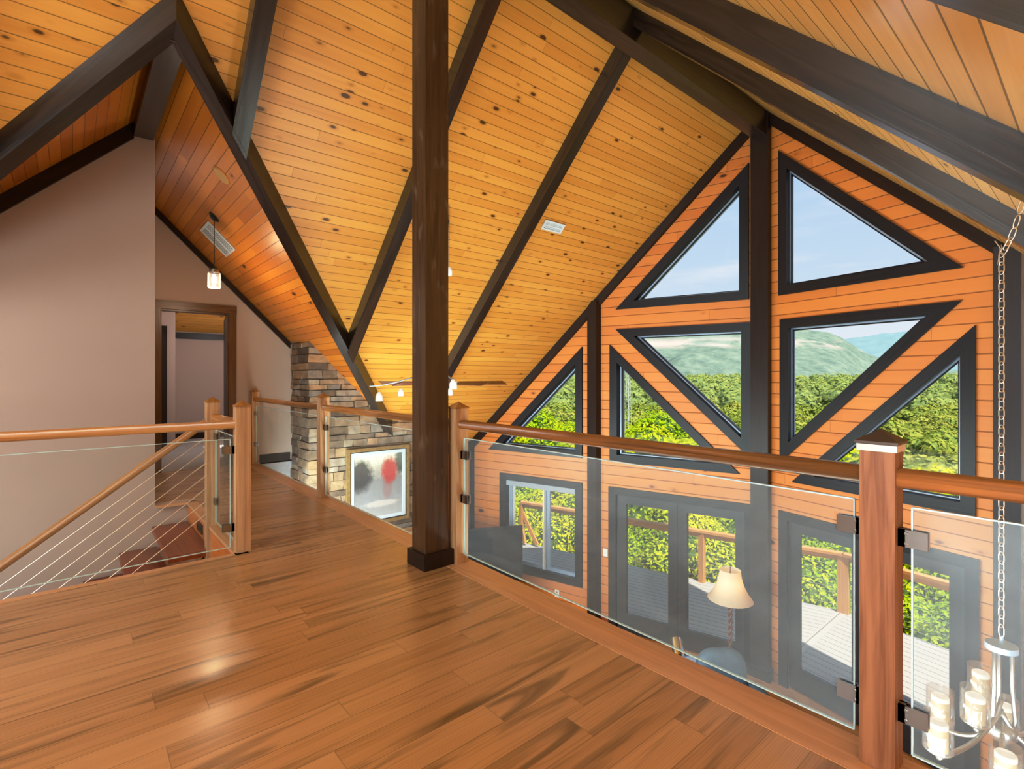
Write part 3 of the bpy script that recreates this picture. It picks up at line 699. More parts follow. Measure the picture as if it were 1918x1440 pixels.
def glass_panel(x0, x1, y0, y1, z0, z1, label, mat='glass', clamps=()):
    along_x = abs(x1-x0) > abs(y1-y0)
    r = thing('glass_panel', ((x0+x1)/2, (y0+y1)/2, z0), label, 'glass panel', 'glass railing panels')
    mb = MB(); tk = .005
    if along_x: mb.box(x0, x1, y0-tk, y0+tk, z0, z1)
    else: mb.box(x0-tk, x0+tk, y0, y1, z0, z1)
    pn = MB()
    if along_x: pn.face([(x0, y0, z0), (x1, y0, z0), (x1, y0, z1), (x0, y0, z1)])
    else: pn.face([(x0, y0, z0), (x0, y1, z0), (x0, y1, z1), (x0, y0, z1)])
    pn.build('pane', mat, r)
    e = MB(); q = .0022
    if along_x:
        for zz in (z0, z1): e.box(x0, x1, y0-tk, y0+tk, zz-q, zz+q)
        for xx in (x0, x1): e.box(xx-q, xx+q, y0-tk, y0+tk, z0, z1)
    else:
        for zz in (z0, z1): e.box(x0-tk, x0+tk, y0, y1, zz-q, zz+q)
        for yy in (y0, y1): e.box(x0-tk, x0+tk, yy-q, yy+q, z0, z1)
    e.build('polished_edge', 'glass_edge', r)
    for (px, py, pz, sgn) in clamps:
        mb = MB(); hz = .026
        if along_x:
            a, b = (px, px+sgn*.072)
            for dy in (-.0145, .0065): mb.box(a, b, y0+dy, y0+dy+.008, pz-hz, pz+hz)
            mb.box(a, a+sgn*.018, y0-.0145, y0+.0145, pz-hz, pz+hz)
            for dz in (-.015, .015): mb.tube([(a+sgn*.02, y0-.0145, pz+dz), (a+sgn*.02, y0-.017, pz+dz)], .005, 10)
        else:
            a, b = (py, py+sgn*.072)
            for dx in (-.0145, .0065): mb.box(x0+dx, x0+dx+.008, a, b, pz-hz, pz+hz)
            mb.box(x0-.0145, x0+.0145, a, a+sgn*.018, pz-hz, pz+hz)
        mb.build('clamp', 'chrome', r, bevel=.003)
    return r
zc = (.215, .715)
glass_panel(-2.70, -.535, RY, RY, .068, .808, 'wide glass panel with painted glare in front of the living room doors', 'glass', [(-.51, RY, z, -1) for z in (.185, .725)]+[(-2.722, RY, z, 1) for z in (.42, .70)])
glass_panel(-.385, .70, RY, RY, .068, .808, 'glass panel right of the capped foreground post, before the chandelier', 'glass', [(-.418, RY, z, 1) for z in (.185, .715)])
glass_panel(-5.065, -2.84, RY, RY, .04, .808, 'glass panel between the chimney post and the square column', 'glass_clear', [(-5.089, RY, z, 1) for z in (.28, .70)])
glass_panel(-7.59, -5.20, RY, RY, .04, .808, 'glass panel on the bridge beside the taupe wall', 'glass_clear', [(-7.614, RY, z, 1) for z in (.28, .70)])
glass_panel(-3.93, -3.93, .825, -4.8, .035, .775, 'large clear glass panel along the stair opening', 'glass_clear', [(-3.93, .849, z, -1) for z in (.17, .70)])
glass_panel(-4.70, -3.97, .885, .885, .035, .775, 'narrow glass panel between the two stair head posts', 'glass_clear', [(-4.719, .885, z, 1) for z in (.2, .72)])
# sloping rail with cables
r = thing('cable_railing', (-4.80, .0, -.3), 'sloping stair railing with seven thin steel cables', 'railing')
sl = .752
h1 = handrail((-4.80, .83, .83), (-4.80, -3.2, .83-sl*4.03), '', 'rail_lit'); 
del h1['category'], h1['group']
h1.parent = r; h1.location = -V(r.location); h1.name = 'sloping_rail'
for k in range(7):
    zz = .71-k*.103
    mb = MB(); mb.tube([(-4.775, .83, zz), (-4.775, -3.2, zz-sl*4.03)], .0026, 6); mb.tube([(-4.775, .83, zz), (-4.775, .73, zz-sl*.1)], .0055, 8)
    mb.build('cable', 'cable', r)
mb = MB(); mb.box(-4.83, -4.77, -3.29, -3.2, -2.95+.32, -1.35, (0, 0, 1)); mb.build('lower_post', 'newel', r)
# staircase
r = thing('staircase', (-5.3, .5, ZF), 'open stairs with reddish wooden treads going down beside the taupe wall', 'staircase')
nt = 12; run = .245; rise = .19
for k in range(nt):
    z = -rise*(k+1); y1 = .85-run*k
    mb = MB(); mb.box(-5.805, -4.75, y1-run-.035, y1, z-.055, z, (1, 0, 0)); mb.build('tread', 'tread', r, bevel=.004)
for x in (-4.86,):
    mb = MB(); d = V((0, -run, -rise)).normalized()
    mb.prism([(x, .85, -.26), (x, .85, -.50), (x, .85-run*nt, -.5-rise*nt+.35), (x, .85-run*nt, -.26-rise*nt)], (.05, 0, 0), (0, 1, .75)); mb.build('stringer', 'dark', r)
mb = MB(); mb.box(-5.30, -5.06, .845, .857, -.15, -.07); mb.tube([(-5.24, .845, -.11), (-5.24, .84, -.11)], .01, 8); mb.tube([(-5.12, .845, -.11), (-5.12, .84, -.11)], .01, 8)
tag(mb.build('step_light', 'black'), 'black step light plate on the fascia above the top stair tread', 'light')

# ------------------------------------------------------------------ ceiling fittings
def frame_on(o, P, n, upv):
    n = V(n).normalized(); x = (V(upv)-n*V(upv).dot(n)).normalized(); y = n.cross(x)
    mt = Matrix((x, y, n)).transposed().to_4x4(); mt.translation = V(P); o.matrix_world = mt
def vent(P, n, up, L, W, label, rows, angled=False, wslat=.02):
    r = thing('ceiling_vent', P, label, 'vent'); frame_on(r, P, n, up)
    mb = MB(); mb.box(-L/2, L/2, -W/2, W/2, -.004, .003); o = mb.build('vent_back', 'ventdark'); o.parent = r
    mb = MB(); b = .022
    for a in ((-L/2, L/2, -W/2, -W/2+b), (-L/2, L/2, W/2-b, W/2), (-L/2, -L/2+b, -W/2+b, W/2-b), (L/2-b, L/2, -W/2+b, W/2-b)): mb.box(*a, 0, .014)
    o = mb.build('vent_frame', 'vent'); o.parent = r
    mb = MB(); k = int((L-2*b)/wslat)
    for i in range(k): x = -L/2+b+(i+.5)*(L-2*b)/k; mb.box(x-wslat*.28, x+wslat*.28, -W/2+b, W/2-b, .002, .01)
    if rows == 2: mb.box(-L/2+b, L/2-b, -.008, .008, .002, .012)
    o = mb.build('vent_slats', 'vent'); o.parent = r
s2 = math.sqrt(.5)
vent((-4.49, 4.51, CM-4.49-.002), (s2, 0, -s2), (0, 1, 0), .34, .13, 'small rectangular white vent on the pine ceiling nearest the window wall', 2)
vent((-6.79, 1.30, CC-1.30-.002), (0, -s2, -s2), (0, 1, -1), .39, .45, 'long white vent on the hall ceiling beside the pendant light', 2, wslat=.013)
r = thing('ceiling_speaker', (-5.34, 1.05, CC-1.05), 'round pine-coloured ceiling speaker cover on the hall ceiling', 'speaker')
frame_on(r, (-5.34, 1.05, CC-1.05), (0, -s2, -s2), (1, 0, 0))
mb = MB(); mb.lathe((0, 0, 0), [(0, .012), (.078, .012), (.085, .006), (.085, -.003)], 28)
o = mb.build('speaker_cover', plain('speaker_tan', (.62, .36, .1), .5)); o.parent = r
mb = MB(); mb.lathe((0, 0, 0), [(.085, .004), (.094, .004), (.094, -.003)], 28); o = mb.build('speaker_rim', 'fascia'); o.parent = r
# jar pendant
px_, py_ = -6.33, 1.174
r = thing('pendant_light', (px_, py_, CC-py_), 'glass jar pendant light hanging on a black cord outside the bedroom door', 'lamp')
zt = CC-py_
mb = MB(); mb.lathe((0, 0, 0), [(0, .03), (.03, .028), (.062, .008), (.064, -.004)], 24); o = mb.build('canopy', 'black'); o.parent = r; o.rotation_euler = (math.radians(135), 0, 0)
mb = MB(); mb.tube([(px_, py_, zt-.02), (px_, py_, 2.36)], .005, 8); mb.build('cord', 'black', r)
mb = MB(); mb.lathe((px_, py_, 2.16), [(.0, 0), (.058, 0), (.064, .01), (.064, .155), (.052, .175), (.047, .185), (.047, .205)], 24); mb.build('jar', 'jarglass', r, smooth=True)
mb = MB(); mb.lathe((px_, py_, 2.345), [(.051, -.02), (.051, .012), (.0, .018)], 24); mb.build('jar_lid', 'chrome', r)
mb = MB(); mb.lathe((px_, py_, 2.225), [(.0, 0), (.018, .008), (.026, .03), (.02, .055), (.012, .085), (.0, .086)], 16); mb.build('bulb', 'bulb', r, smooth=True)
# ceiling fan beyond the column
fx, fy, fz = -4.66, 3.02, 1.12
r = thing('ceiling_fan', (fx, fy, fz), 'ceiling fan with long walnut blades half hidden by the square column', 'fan')
mb = MB(); mb.tube([(fx, fy, fz+.1), (fx, fy, CM+fx-.02)], .014, 10); mb.lathe((fx, fy, CM+fx-.12), [(0, 0), (.03, 0), (.07, .1)], 20); mb.build('downrod', 'black', r)
mb = MB(); mb.lathe((fx, fy, fz-.06), [(0, 0), (.05, 0), (.09, .03), (.1, .08), (.09, .13), (.04, .17), (.0, .18)], 24); mb.build('motor_housing', 'chrome', r, smooth=True)
for k in range(5):
    a = math.radians(40.8+k*72+180-3); d = V((math.cos(a), math.sin(a), 0)); s_ = V((-d.y, d.x, 0))*.065+V((0, 0, .018))
    c = V((fx, fy, fz+.01)); p0, p1 = c+d*.2, c+d*.72
    mb = MB(); tk = V((0, 0, .008))
    mb.hexa([p0-s_*.8, p1-s_, p1+s_, p0+s_*.8], [p0-s_*.8+tk, p1-s_+tk, p1+s_+tk, p0+s_*.8+tk], d); bl = mb.build('fan_blade', 'fanwood', r)
    mb = MB(); mb.bar(c+d*.08, c+d*.24, .03, .008); mb.build('blade_arm', 'chrome', bl)
# curved rail lights
def atpix(x, y, d):
    u = (x-962.92)/961.72; th = math.radians(49.2); a = -math.sin(th)+math.cos(th)*u; b = math.cos(th)+math.sin(th)*u
    return V((a*d, b*d, 1.2+(705.77-y)/961.72*d))
r = thing('track_light', atpix(775, 715, 5.2), 'thin curved monorail light with small white glass shades seen behind the column', 'lamp')
pts = [atpix(*q) for q in ((692, 723, 5.05), (712, 722, 5.1), (745, 715, 5.15), (775, 706, 5.2), (805, 700, 5.2), (838, 704, 5.1), (856, 716, 5.0))]
mb = MB(); mb.tube(pts, .006, 8); mb.build('light_rail', 'alum', r)
mb = MB()
for q in (pts[4],): mb.tube([q, (q.x, q.y, min(CM+q.x-.01, 4))], .003, 6)
mb.build('stand_off', 'alum', r)
for q, dy, sc in ((atpix(710, 736, 5.1), 0, 1), (atpix(751, 729, 5.15), 0, .85), (atpix(849, 712, 5.02), 0, 1.1), (atpix(843, 728, 5.0), 0, .8)):
    mb = MB(); mb.lathe((q.x, q.y, q.z-.05*sc), [(.036*sc, -.03*sc), (.033*sc, .02*sc), (.02*sc, .05*sc), (.008, .06*sc), (.0, .06*sc)], 16); hd = mb.build('lamp_head', 'shadeglass', r, smooth=True)
    mb = MB(); mb.tube([(q.x, q.y, q.z), (q.x, q.y, q.z+.07)], .004, 6); mb.build('stem', 'chrome', hd)
# small spot on the rafter behind the column
q = atpix(841, 508, 5.4)
r = thing('spot_light', q, 'small crumpled white glass spotlight peeking out from the right side of the column', 'lamp')
mb = MB(); mb.lathe(q, [(.0, -.05), (.03, -.045), (.036, 0), (.022, .04), (.0, .05)], 12); mb.build('lamp_head', 'shadeglass', r, smooth=True)
mb = MB(); mb.tube([q+V((0, 0, .05)), V((q.x, q.y, CM+q.x))], .004, 6); mb.build('stem', 'chrome', r)

# ------------------------------------------------------------------ chandelier
cx, cy = -.287, 2.88
r = thing('chandelier', (cx, cy, .1), 'silver chandelier with candle glasses hanging on a chain behind the right glass panel', 'chandelier')
# chain: slanting swag then straight drop
def chain_pts():
    A = atpix(1917, 372, 2.02); B = V((cx, cy, 1.70)); E_ = V((cx, cy, .145)); 
    pts = []
    n1 = int((B-A).length/.037)
    for i in range(n1): pts.append(A.lerp(B, i/n1)+V((0, 0, -.03*math.sin(math.pi*i/n1))))
    n2 = int((B-E_).length/.037)
    for i in range(n2+1): pts.append(B.lerp(E_, i/n2))
    return pts
cp = chain_pts()
mb = MB()
for i in range(len(cp)-1):
    a, b = cp[i], cp[i+1]; d = (b-a).normalized(); c = (a+b)/2
    sd = d.cross(V((.6, .8, .1))).normalized()
    if i % 2: sd = d.cross(sd).normalized()
    hl, hw = .0255, .011; loop = []
    for k in range(14):
        t_ = 2*math.pi*k/14; loop.append(c+d*(hl*math.copysign(abs(math.cos(t_))**.7, math.cos(t_)))+sd*(hw*math.copysign(abs(math.sin(t_))**.8, math.sin(t_))))
    mb.tube(loop, .0022, 6, closed=True)
mb.build('chain', 'cable', r, smooth=True)
mb = MB(); A = cp[0]; mb.tube([A+V((0, 0, -.01)), (A.x, A.y, CR-PR*A.x)], .004, 8); mb.lathe((A.x, A.y, CR-PR*A.x-.06), [(0, 0), (.02, 0), (.045, .05), (.0, .07)], 16); mb.build('ceiling_hook', 'black', r)
mb = MB(); mb.tube([V((cx, cy, 1.72)), V((cx-.02, cy, 1.76))], .002, 6); mb.tube([V((cx, cy, 1.70)), V((cx, cy, 1.74)), V((cx-.004, cy, 1.74)), V((cx-.012, cy, 1.66))], .0012, 6); mb.build('twist_wire', 'cable', r)
mb = MB(); n = 32; ov = []
for zz, s_ in ((.085, 1), (.108, 1)):
    ov.append([V((cx+.052*s_*math.cos(2*math.pi*k/n), cy+.052*s_*math.sin(2*math.pi*k/n), zz)) for k in range(n)])
mb.face(ov[0][::-1]); mb.face(ov[1])
for k in range(n): j = (k+1) % n; mb.face([ov[0][k], ov[0][j], ov[1][j], ov[1][k]])
mb.tube([(cx, cy, .108), (cx, cy, .14)], .007, 10)
mb.build('top_plate', 'alum', r)
RV = V((math.cos(math.radians(49.2)), math.sin(math.radians(49.2)), 0)); FV = V((-RV.y, RV.x, 0))
cen = V((cx, cy, 0))
for k in range(3):
    a = RV*((k-1)*.036)+FV*(.012 if k == 1 else -.008)
    mb = MB(); mb.tube([cen+a+V((0, 0, .09)), cen+a+V((0, 0, -.06)), cen+a*1.15+V((0, 0, -.14)), cen+a*1.3+V((0, 0, -.20)), cen+a*1.0+V((0, 0, -.25))], .008, 10); mb.build('stem', 'nickel', r, smooth=True)
mb = MB(); mb.lathe(cen+V((0, 0, -.28)), [(0, 0), (.03, .0), (.05, .02), (.05, .05), (.02, .07), (.0, .07)], 24); mb.build('hub', 'nickel', r, smooth=True)
CAN = [(1837, 1302, 2.35), (1761, 1349, 2.2), (1827, 1352, 2.05), (1757, 1404, 1.95), (1882, 1365, 2.25), (1884, 1466, 1.85), (1962, 1392, 2.0), (1950, 1335, 2.3)]
for (u, v, zt) in CAN:
    q_ = atpix(u, v, zt); zb = q_.z; c = V((q_.x, q_.y, 0)); d = c-cen
    mb = MB(); P = []
    for i in range(13):
        s_ = i/12; P.append(cen+d*s_+V((0, 0, zb-.03+(max(zb+.06, -.20)-zb+.03)*(1-s_)**3-.012*math.sin(math.pi*s_))))
    mb.tube(P, .009, 8); mb.lathe(c+V((0, 0, zb-.02)), [(0, 0), (.014, 0), (.038, .016), (.04, .02), (.0, .02)], 20); arm = mb.build('arm', 'nickel', r, smooth=True)
    mb = MB(); mb.lathe(c+V((0, 0, zb)), [(.0, .001), (.046, .001), (.048, .004), (.048, .135), (.0465, .135), (.0465, .005)], 28); mb.build('candle_glass', 'candleglass', r, smooth=True)
    mb = MB(); mb.lathe(c+V((0, 0, zb+.003)), [(.0315, 0), (.0315, .085)], 24, 0); mb.lathe(c+V((0, 0, zb+.003)), [(.0315, .085), (.0315, .1), (.028, .104), (.0, .098)], 24, 1)
    mb.build('candle', ['wax', 'waxtop'], r, smooth=True)

# ------------------------------------------------------------------ living room things
q = V((-2.88, 5.81, ZF))
r = thing('floor_lamp', q, 'floor lamp with a cream bell shade and twisted pole by the glazed doors', 'lamp')
mb = MB(); prof = [(.115, 1.585), (.118, 1.55), (.125, 1.50), (.14, 1.44), (.165, 1.375), (.20, 1.31), (.235, 1.265), (.25, 1.245)]
mb.lathe(q, prof, 32); sh = mb.build('lamp_shade', 'shade', r, smooth=True)
mb = MB(); 
for k in range(8):
    a = 2*math.pi*k/8+.2; mb.tube([q+V(((rr+.005)*math.cos(a), (rr+.005)*math.sin(a), zz)) for rr, zz in prof], .0065, 6)
for rr, zz in (prof[0], prof[-1]): mb.tube([q+V((rr*math.cos(2*math.pi*k/32), rr*math.sin(2*math.pi*k/32), zz)) for k in range(32)], .006, 6, closed=True)
mb.build('shade_ribs', plain('shade_piping', (.05, .025, .015), .8), sh)
mb = MB()
for ph in (0, math.pi):
    mb.tube([q+V((.012*math.cos(ph+i*.55), .012*math.sin(ph+i*.55), .05+i*.0135)) for i in range(100)], .014, 8)
mb.tube([q+V((0, 0, 1.38)), q+V((0, 0, 1.62))], .006, 8); mb.build('pole', plain('lamp_wood', (.17, .075, .055), .5, noise=.4, nscale=30), r, smooth=True)
mb = MB(); mb.lathe(q, [(0, .0), (.15, .0), (.15, .02), (.1, .035), (.03, .06), (.0, .07)], 28); mb.build('lamp_base', 'dark', r, smooth=True)
mb = MB(); mb.lathe(q+V((0, 0, 1.36)), [(0, 0), (.025, .01), (.033, .04), (.02, .075), (0, .09)], 16); mb.build('bulb', 'bulb', r, smooth=True)

# upholstered armchair seen from behind
def cushion(mb, c, sx, sy, sz, rot, n=14, pw=.45):
    c = V(c); R = Matrix.Rotation(rot, 3, 'Z'); k0 = len(mb.v); nu, nv = 2*n, n
    for i in range(nv+1):
        ph = math.pi*i/nv-math.pi/2
        for j in range(nu):
            th = 2*math.pi*j/nu; f = lambda t_: math.copysign(abs(t_)**pw, t_)
            p = V((sx*f(math.cos(ph))*f(math.cos(th)), sy*f(math.cos(ph))*f(math.sin(th)), sz*f(math.sin(ph))))
            mb.v.append(c+R @ p)
    for i in range(nv):
        for j in range(nu):
            j2 = (j+1) % nu; mb.f.append([k0+i*nu+j, k0+i*nu+j2, k0+(i+1)*nu+j2, k0+(i+1)*nu+j]); mb.uv.append([(0, 0)]*4); mb.mi.append(0)
q = V((-2.46, 5.02, ZF)); rt = math.radians(52)
r = thing('armchair', q, 'blue-grey upholstered armchair with a rounded back in front of the floor lamp', 'armchair')
RM = Matrix.Rotation(rt, 3, 'Z'); L_ = lambda x, y, z: q+RM @ V((x, y, z))
mb = MB(); cushion(mb, L_(0, 0, .36), .32, .36, .11, rt); mb.build('seat', 'blue', r, smooth=True)
mb = MB(); cushion(mb, L_(0, .27, .64), .27, .10, .33, rt, pw=.62); mb.build('backrest', 'blue', r, smooth=True)
for s_ in (-1, 1):
    mb = MB(); cushion(mb, L_(s_*.33, -.02, .43), .075, .36, .2, rt); mb.build('armrest', 'blue', r, smooth=True)
    for t_ in (-1, 1):
        mb = MB(); p = L_(s_*.33, t_*.28, 0); mb.lathe(p, [(0, 0), (.02, 0), (.03, .30), (0, .30)], 10); mb.build('leg', 'dark', r)
# silver cylinder and pale cloth on a low table
q = V((-3.05, 5.02, ZF))
r = thing('side_table', q, 'small dark round side table beside the blue-grey armchair', 'table')
mb = MB(); mb.lathe(q, [(0, .66), (.26, .66), (.26, .69), (0, .69)], 28); mb.build('table_top', 'dark', r)
mb = MB(); mb.lathe(q, [(.14, .0), (.14, .02), (.03, .05), (.03, .66)], 16); mb.build('pedestal', 'dark', r)
mb = MB(); a = q+V((-.02, .02, .76)); d = V((-.5, .55, .45)).normalized()
mb.tube([a, a+d*.20], .068, 24); o = mb.build('metal_canister', 'silver', smooth=False); tag(o, 'shiny silver canister leaning on the small table past the floor edge', 'canister')
mb = MB(); cushion(mb, q+V((.17, .07, .735)), .15, .12, .045, .6, pw=.3); tag(mb.build('folded_cloth', 'paleblue', smooth=True), 'folded pale blue cloth between the silver canister and the armchair', 'cloth')
# television
r = thing('television', (-6.3, 4.7, -1.95), 'large dark flat television standing across the corner before the left window', 'television')
p1 = V((-5.969, 5.329, 0)); p0 = p1-V((.454, .891, 0))*1.46
d = (p1-p0).normalized(); nrm = V((d.y, -d.x, 0))
mb = MB(); mb.hexa([p0+V((0, 0, -1.97)), p1+V((0, 0, -1.97)), p1-nrm*.04+V((0, 0, -1.97)), p0-nrm*.04+V((0, 0, -1.97))], [p0+V((0, 0, -1.115)), p1+V((0, 0, -1.115)), p1-nrm*.04+V((0, 0, -1.115)), p0-nrm*.04+V((0, 0, -1.115))]); mb.build('tv_case', 'black', r)
mb = MB(); e = nrm*.002; a, b = p0+d*.012+e, p1-d*.012+e
mb.face([a+V((0, 0, -1.955)), b+V((0, 0, -1.955)), b+V((0, 0, -1.13)), a+V((0, 0, -1.13))]); mb.build('tv_screen', 'mirrorblk', r)
mb = MB(); c = (p0+p1)/2-nrm*.02; mb.box(c.x-.03, c.x+.03, c.y-.03, c.y+.03, -2.1, -1.9); mb.box(c.x-.15, c.x+.15, c.y-.13, c.y+.13, -2.12, -2.1); mb.build('tv_foot', 'black', r)
mb = MB(); cc = (p0+p1)/2-nrm*.05; w2 = d*.72; n2 = nrm*.2
B_ = [cc-w2-n2, cc+w2-n2, cc+w2+n2, cc-w2+n2]
r = thing('media_console', (cc.x, cc.y, ZF), 'low dark media console standing under the television', 'cabinet')
mb.hexa([b_+V((0, 0, ZF+.08)) for b_ in B_], [b_+V((0, 0, ZF+.51)) for b_ in B_]); mb.build('cabinet_body', 'dark', r)
for s_ in (-1, 1):
    for t_ in (-1, 1):
        p = cc+w2*.9*s_+n2*.8*t_; mb = MB(); mb.box(p.x-.025, p.x+.025, p.y-.025, p.y+.025, ZF, ZF+.08); mb.build('leg', 'dark', r)
# switches and outlet
def plate(x, z, nm, label, cat):
    r = thing(nm, G(x, z, 0), label, cat)
    mb = MB(); mb.hexa([G(x-.036, z-.058, -.008), G(x+.036, z-.058, -.008), G(x+.036, z-.058, .0), G(x-.036, z-.058, 0)], [G(x-.036, z+.058, -.008), G(x+.036, z+.058, -.008), G(x+.036, z+.058, 0), G(x-.036, z+.058, 0)]); mb.build('cover_plate', 'plate', r, bevel=.002)
    if nm == 'wall_outlet':
        for dz in (-.022, .022):
            mb = MB(); mb.hexa([G(x-.012, z+dz-.012, -.011), G(x+.012, z+dz-.012, -.011), G(x+.012, z+dz-.012, -.006), G(x-.012, z+dz-.012, -.006)], [G(x-.012, z+dz+.012, -.011), G(x+.012, z+dz+.012, -.011), G(x+.012, z+dz+.012, -.006), G(x-.012, z+dz+.012, -.006)]); mb.build('socket', 'ventdark', r)
    else:
        mb = MB(); mb.hexa([G(x-.008, z-.016, -.014), G(x+.008, z-.016, -.014), G(x+.008, z-.016, -.006), G(x-.008, z-.016, -.006)], [G(x-.008, z+.016, -.014), G(x+.008, z+.016, -.014), G(x+.008, z+.016, -.006), G(x-.008, z+.016, -.006)]); mb.build('rocker', 'plate', r)
plate(-5.02, -1.48, 'light_switch', 'white light switch between the dark wall post and the double doors', 'switch')
plate(-5.83, -2.30, 'wall_outlet', 'white wall outlet low on the pine wall under the left window', 'outlet')
mb = MB(); q = V((-1.55, 5.75, ZF+.006)); mb.tube([q+V((0, 0, 0)), q+V((-.12, .12, 0)), q+V((-.35, .1, 0)), q+V((-.5, .35, .0)), q+V((-.62, .55, .0))], .006, 8)
tag(mb.build('power_cord', 'plate'), 'thin pale power cord lying on the lower floor near the right doors', 'cord')

# ------------------------------------------------------------------ deck
ZD = -2.75
dy = lambda x: 9.87+(.272 if x < XR else -.17)*(x-XR)
mb = MB()
mb.prism([(XR, 6.7, ZD-.04), (XR, 9.87, ZD-.04), (-9.3, dy(-9.3), ZD-.04), (-9.3, 4.6, ZD-.04)], (0, 0, .04), (1, .272, 0)); struct(mb.build('floor_deck_left', 'deck'))
mb = MB(); mb.prism([(XR, 6.7, ZD-.04), (3.2, 5.1, ZD-.04), (3.2, dy(3.2), ZD-.04), (XR, 9.87, ZD-.04)], (0, 0, .04), (1, -.20, 0)); struct(mb.build('floor_deck_right', 'deck'))
mb = MB(); mb.box(-2.985, -2.845, 6.8, 9.8, ZD, ZD+.004, (0, 1, 0)); trimobj(mb, 'deck')
mb = MB()
mb.prism([(-9.3, dy(-9.3), ZD-.3), (XR, 9.87, ZD-.3), (XR, 9.9, ZD-.3), (-9.3, dy(-9.3)+.03, ZD-.3)], (0, 0, .26), (1, 0, 0)); mb.prism([(XR, 9.87, ZD-.3), (3.2, dy(3.2), ZD-.3), (3.2, dy(3.2)+.03, ZD-.3), (XR, 9.9, ZD-.3)], (0, 0, .26), (1, 0, 0)); trimobj(mb, 'deckrail')
DP = [(-9.12, 'cedar deck post seen through the left window at the top of the deck steps'), (-7.15, 'cedar deck post hidden behind the wall between window and doors'), (-5.12, 'single cedar deck post seen through the left double doors'), (-2.906, 'wide cedar deck post at the prow corner of the deck'), (-.95, 'cedar deck post behind the foreground newel post'), (1.2, 'cedar deck post at the far right of the deck')]
for x, lb in DP:
    w = .052 if x != -2.906 else .085
    y = dy(x)-.07; mb = MB(); mb.box(x-w, x+w, y-.05, y+.05, ZD, ZD+.955, (0, 0, 1))
    tag(mb.build('deck_post', 'deckrail', loc=(x, y, ZD)), lb, 'post', 'cedar posts of the deck railing')
def drail(xa, xb, lb):
    r = thing('deck_railing', ((xa+xb)/2, dy((xa+xb)/2)-.07, ZD), lb, 'railing', 'cable railings of the deck')
    mb = MB(); a, b = V((xa, dy(xa)-.07, ZD+.98)), V((xb, dy(xb)-.07, ZD+.98)); mb.bar(a, b, .13, .045); mb.build('top_rail', 'deckrail', r)
    mb = MB(); o_ = V((0, 0, -.075)); mb.bar(a+o_-V((0, .0, 0)), b+o_, .03, .08); mb.build('lower_rail', 'deckrail', r)
    for k in range(8):
        mb = MB(); z = -.86+k*.095; mb.tube([a+V((0, 0, z)), b+V((0, 0, z))], .0025, 6); mb.build('cable', 'cable', r)
drail(-9.12, XR, 'cedar cable railing along the left half of the deck')
drail(XR, 3.1, 'cedar cable railing along the right half of the deck')
r = thing('stair_railing', (-9.1, 8.2, ZD), 'sloping cedar railing of the deck steps seen through the left window', 'railing')
mb = MB(); mb.bar((-9.1, 8.12, ZD+.72), (-8.68, 8.2, ZD+.05), .05, .09); mb.bar((-9.06, 8.08, ZD+.35), (-8.95, 8.06, ZD+.05), .05, .09); mb.build('sloping_rail', 'deckrail', r)

# ------------------------------------------------------------------ landscape
M['leaf_near'] = leafmat('leaf_bright', (.58, .68, .02), (.36, .52, .012), (.84, .78, .03), .5, .5)
M['leaf_mid'] = leafmat('leaf_mid', (.38, .43, .09), (.26, .33, .06), (.50, .50, .13), .4, .04)
M['bark'] = plain('bark', (.08, .06, .04), .9)
rt_ = random.Random(11)
def crown(name, n, R_, leaf, lumps, mat, squash=.8, dens_low=.35):
    mb = MB(); L = []
    for i in range(lumps):
        th = rt_.uniform(0, 2*math.pi); ph = math.acos(rt_.uniform(-.5, 1)); rr = R_*rt_.uniform(.35, .75)
        L.append((V((rr*math.sin(ph)*math.cos(th), rr*math.sin(ph)*math.sin(th), rr*math.cos(ph)*squash)), R_*rt_.uniform(.22, .42)))
    for i in range(n):
        c, lr = rt_.choice(L)
        v = V((rt_.gauss(0, 1), rt_.gauss(0, 1), rt_.gauss(.25, 1))).normalized()
        p = c+v*lr*rt_.uniform(.8, 1.05)
        nn = (v+V((rt_.uniform(-.7, .7), rt_.uniform(-.7, .7), rt_.uniform(-.2, .9)))).normalized()
        a = nn.cross(V((rt_.uniform(-1, 1), rt_.uniform(-1, 1), rt_.uniform(-1, 1)))).normalized(); b = nn.cross(a)
        s_ = leaf*rt_.uniform(.7, 1.35); k = len(mb.v)
        mb.v += [p-a*s_, p-b*s_*.45, p+a*s_, p+b*s_*.45]; mb.f.append([k, k+1, k+2, k+3]); mb.uv.append([(0, 0)]*4); mb.mi.append(0)
    mb.tube([(0, 0, -R_*2.0), (.1, 0, -R_*.9), (0, 0, R_*.2)], [R_*.09, R_*.07, R_*.03], 8, 1)
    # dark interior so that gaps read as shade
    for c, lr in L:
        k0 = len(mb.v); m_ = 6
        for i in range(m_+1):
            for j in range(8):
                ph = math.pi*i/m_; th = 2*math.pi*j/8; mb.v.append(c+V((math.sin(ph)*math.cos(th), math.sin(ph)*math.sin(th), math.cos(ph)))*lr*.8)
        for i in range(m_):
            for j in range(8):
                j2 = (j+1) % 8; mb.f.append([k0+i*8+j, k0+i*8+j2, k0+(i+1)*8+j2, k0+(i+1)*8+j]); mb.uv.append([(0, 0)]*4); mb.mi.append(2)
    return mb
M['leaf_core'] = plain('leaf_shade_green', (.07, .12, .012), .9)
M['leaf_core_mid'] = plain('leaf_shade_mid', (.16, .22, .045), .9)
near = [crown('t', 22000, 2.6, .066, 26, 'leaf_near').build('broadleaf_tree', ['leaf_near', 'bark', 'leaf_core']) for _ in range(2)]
mid = [crown('t', 1500, 3.2, .34, 16, 'leaf_mid').build('forest_tree', ['leaf_mid', 'bark', 'leaf_core_mid']) for _ in range(3)]
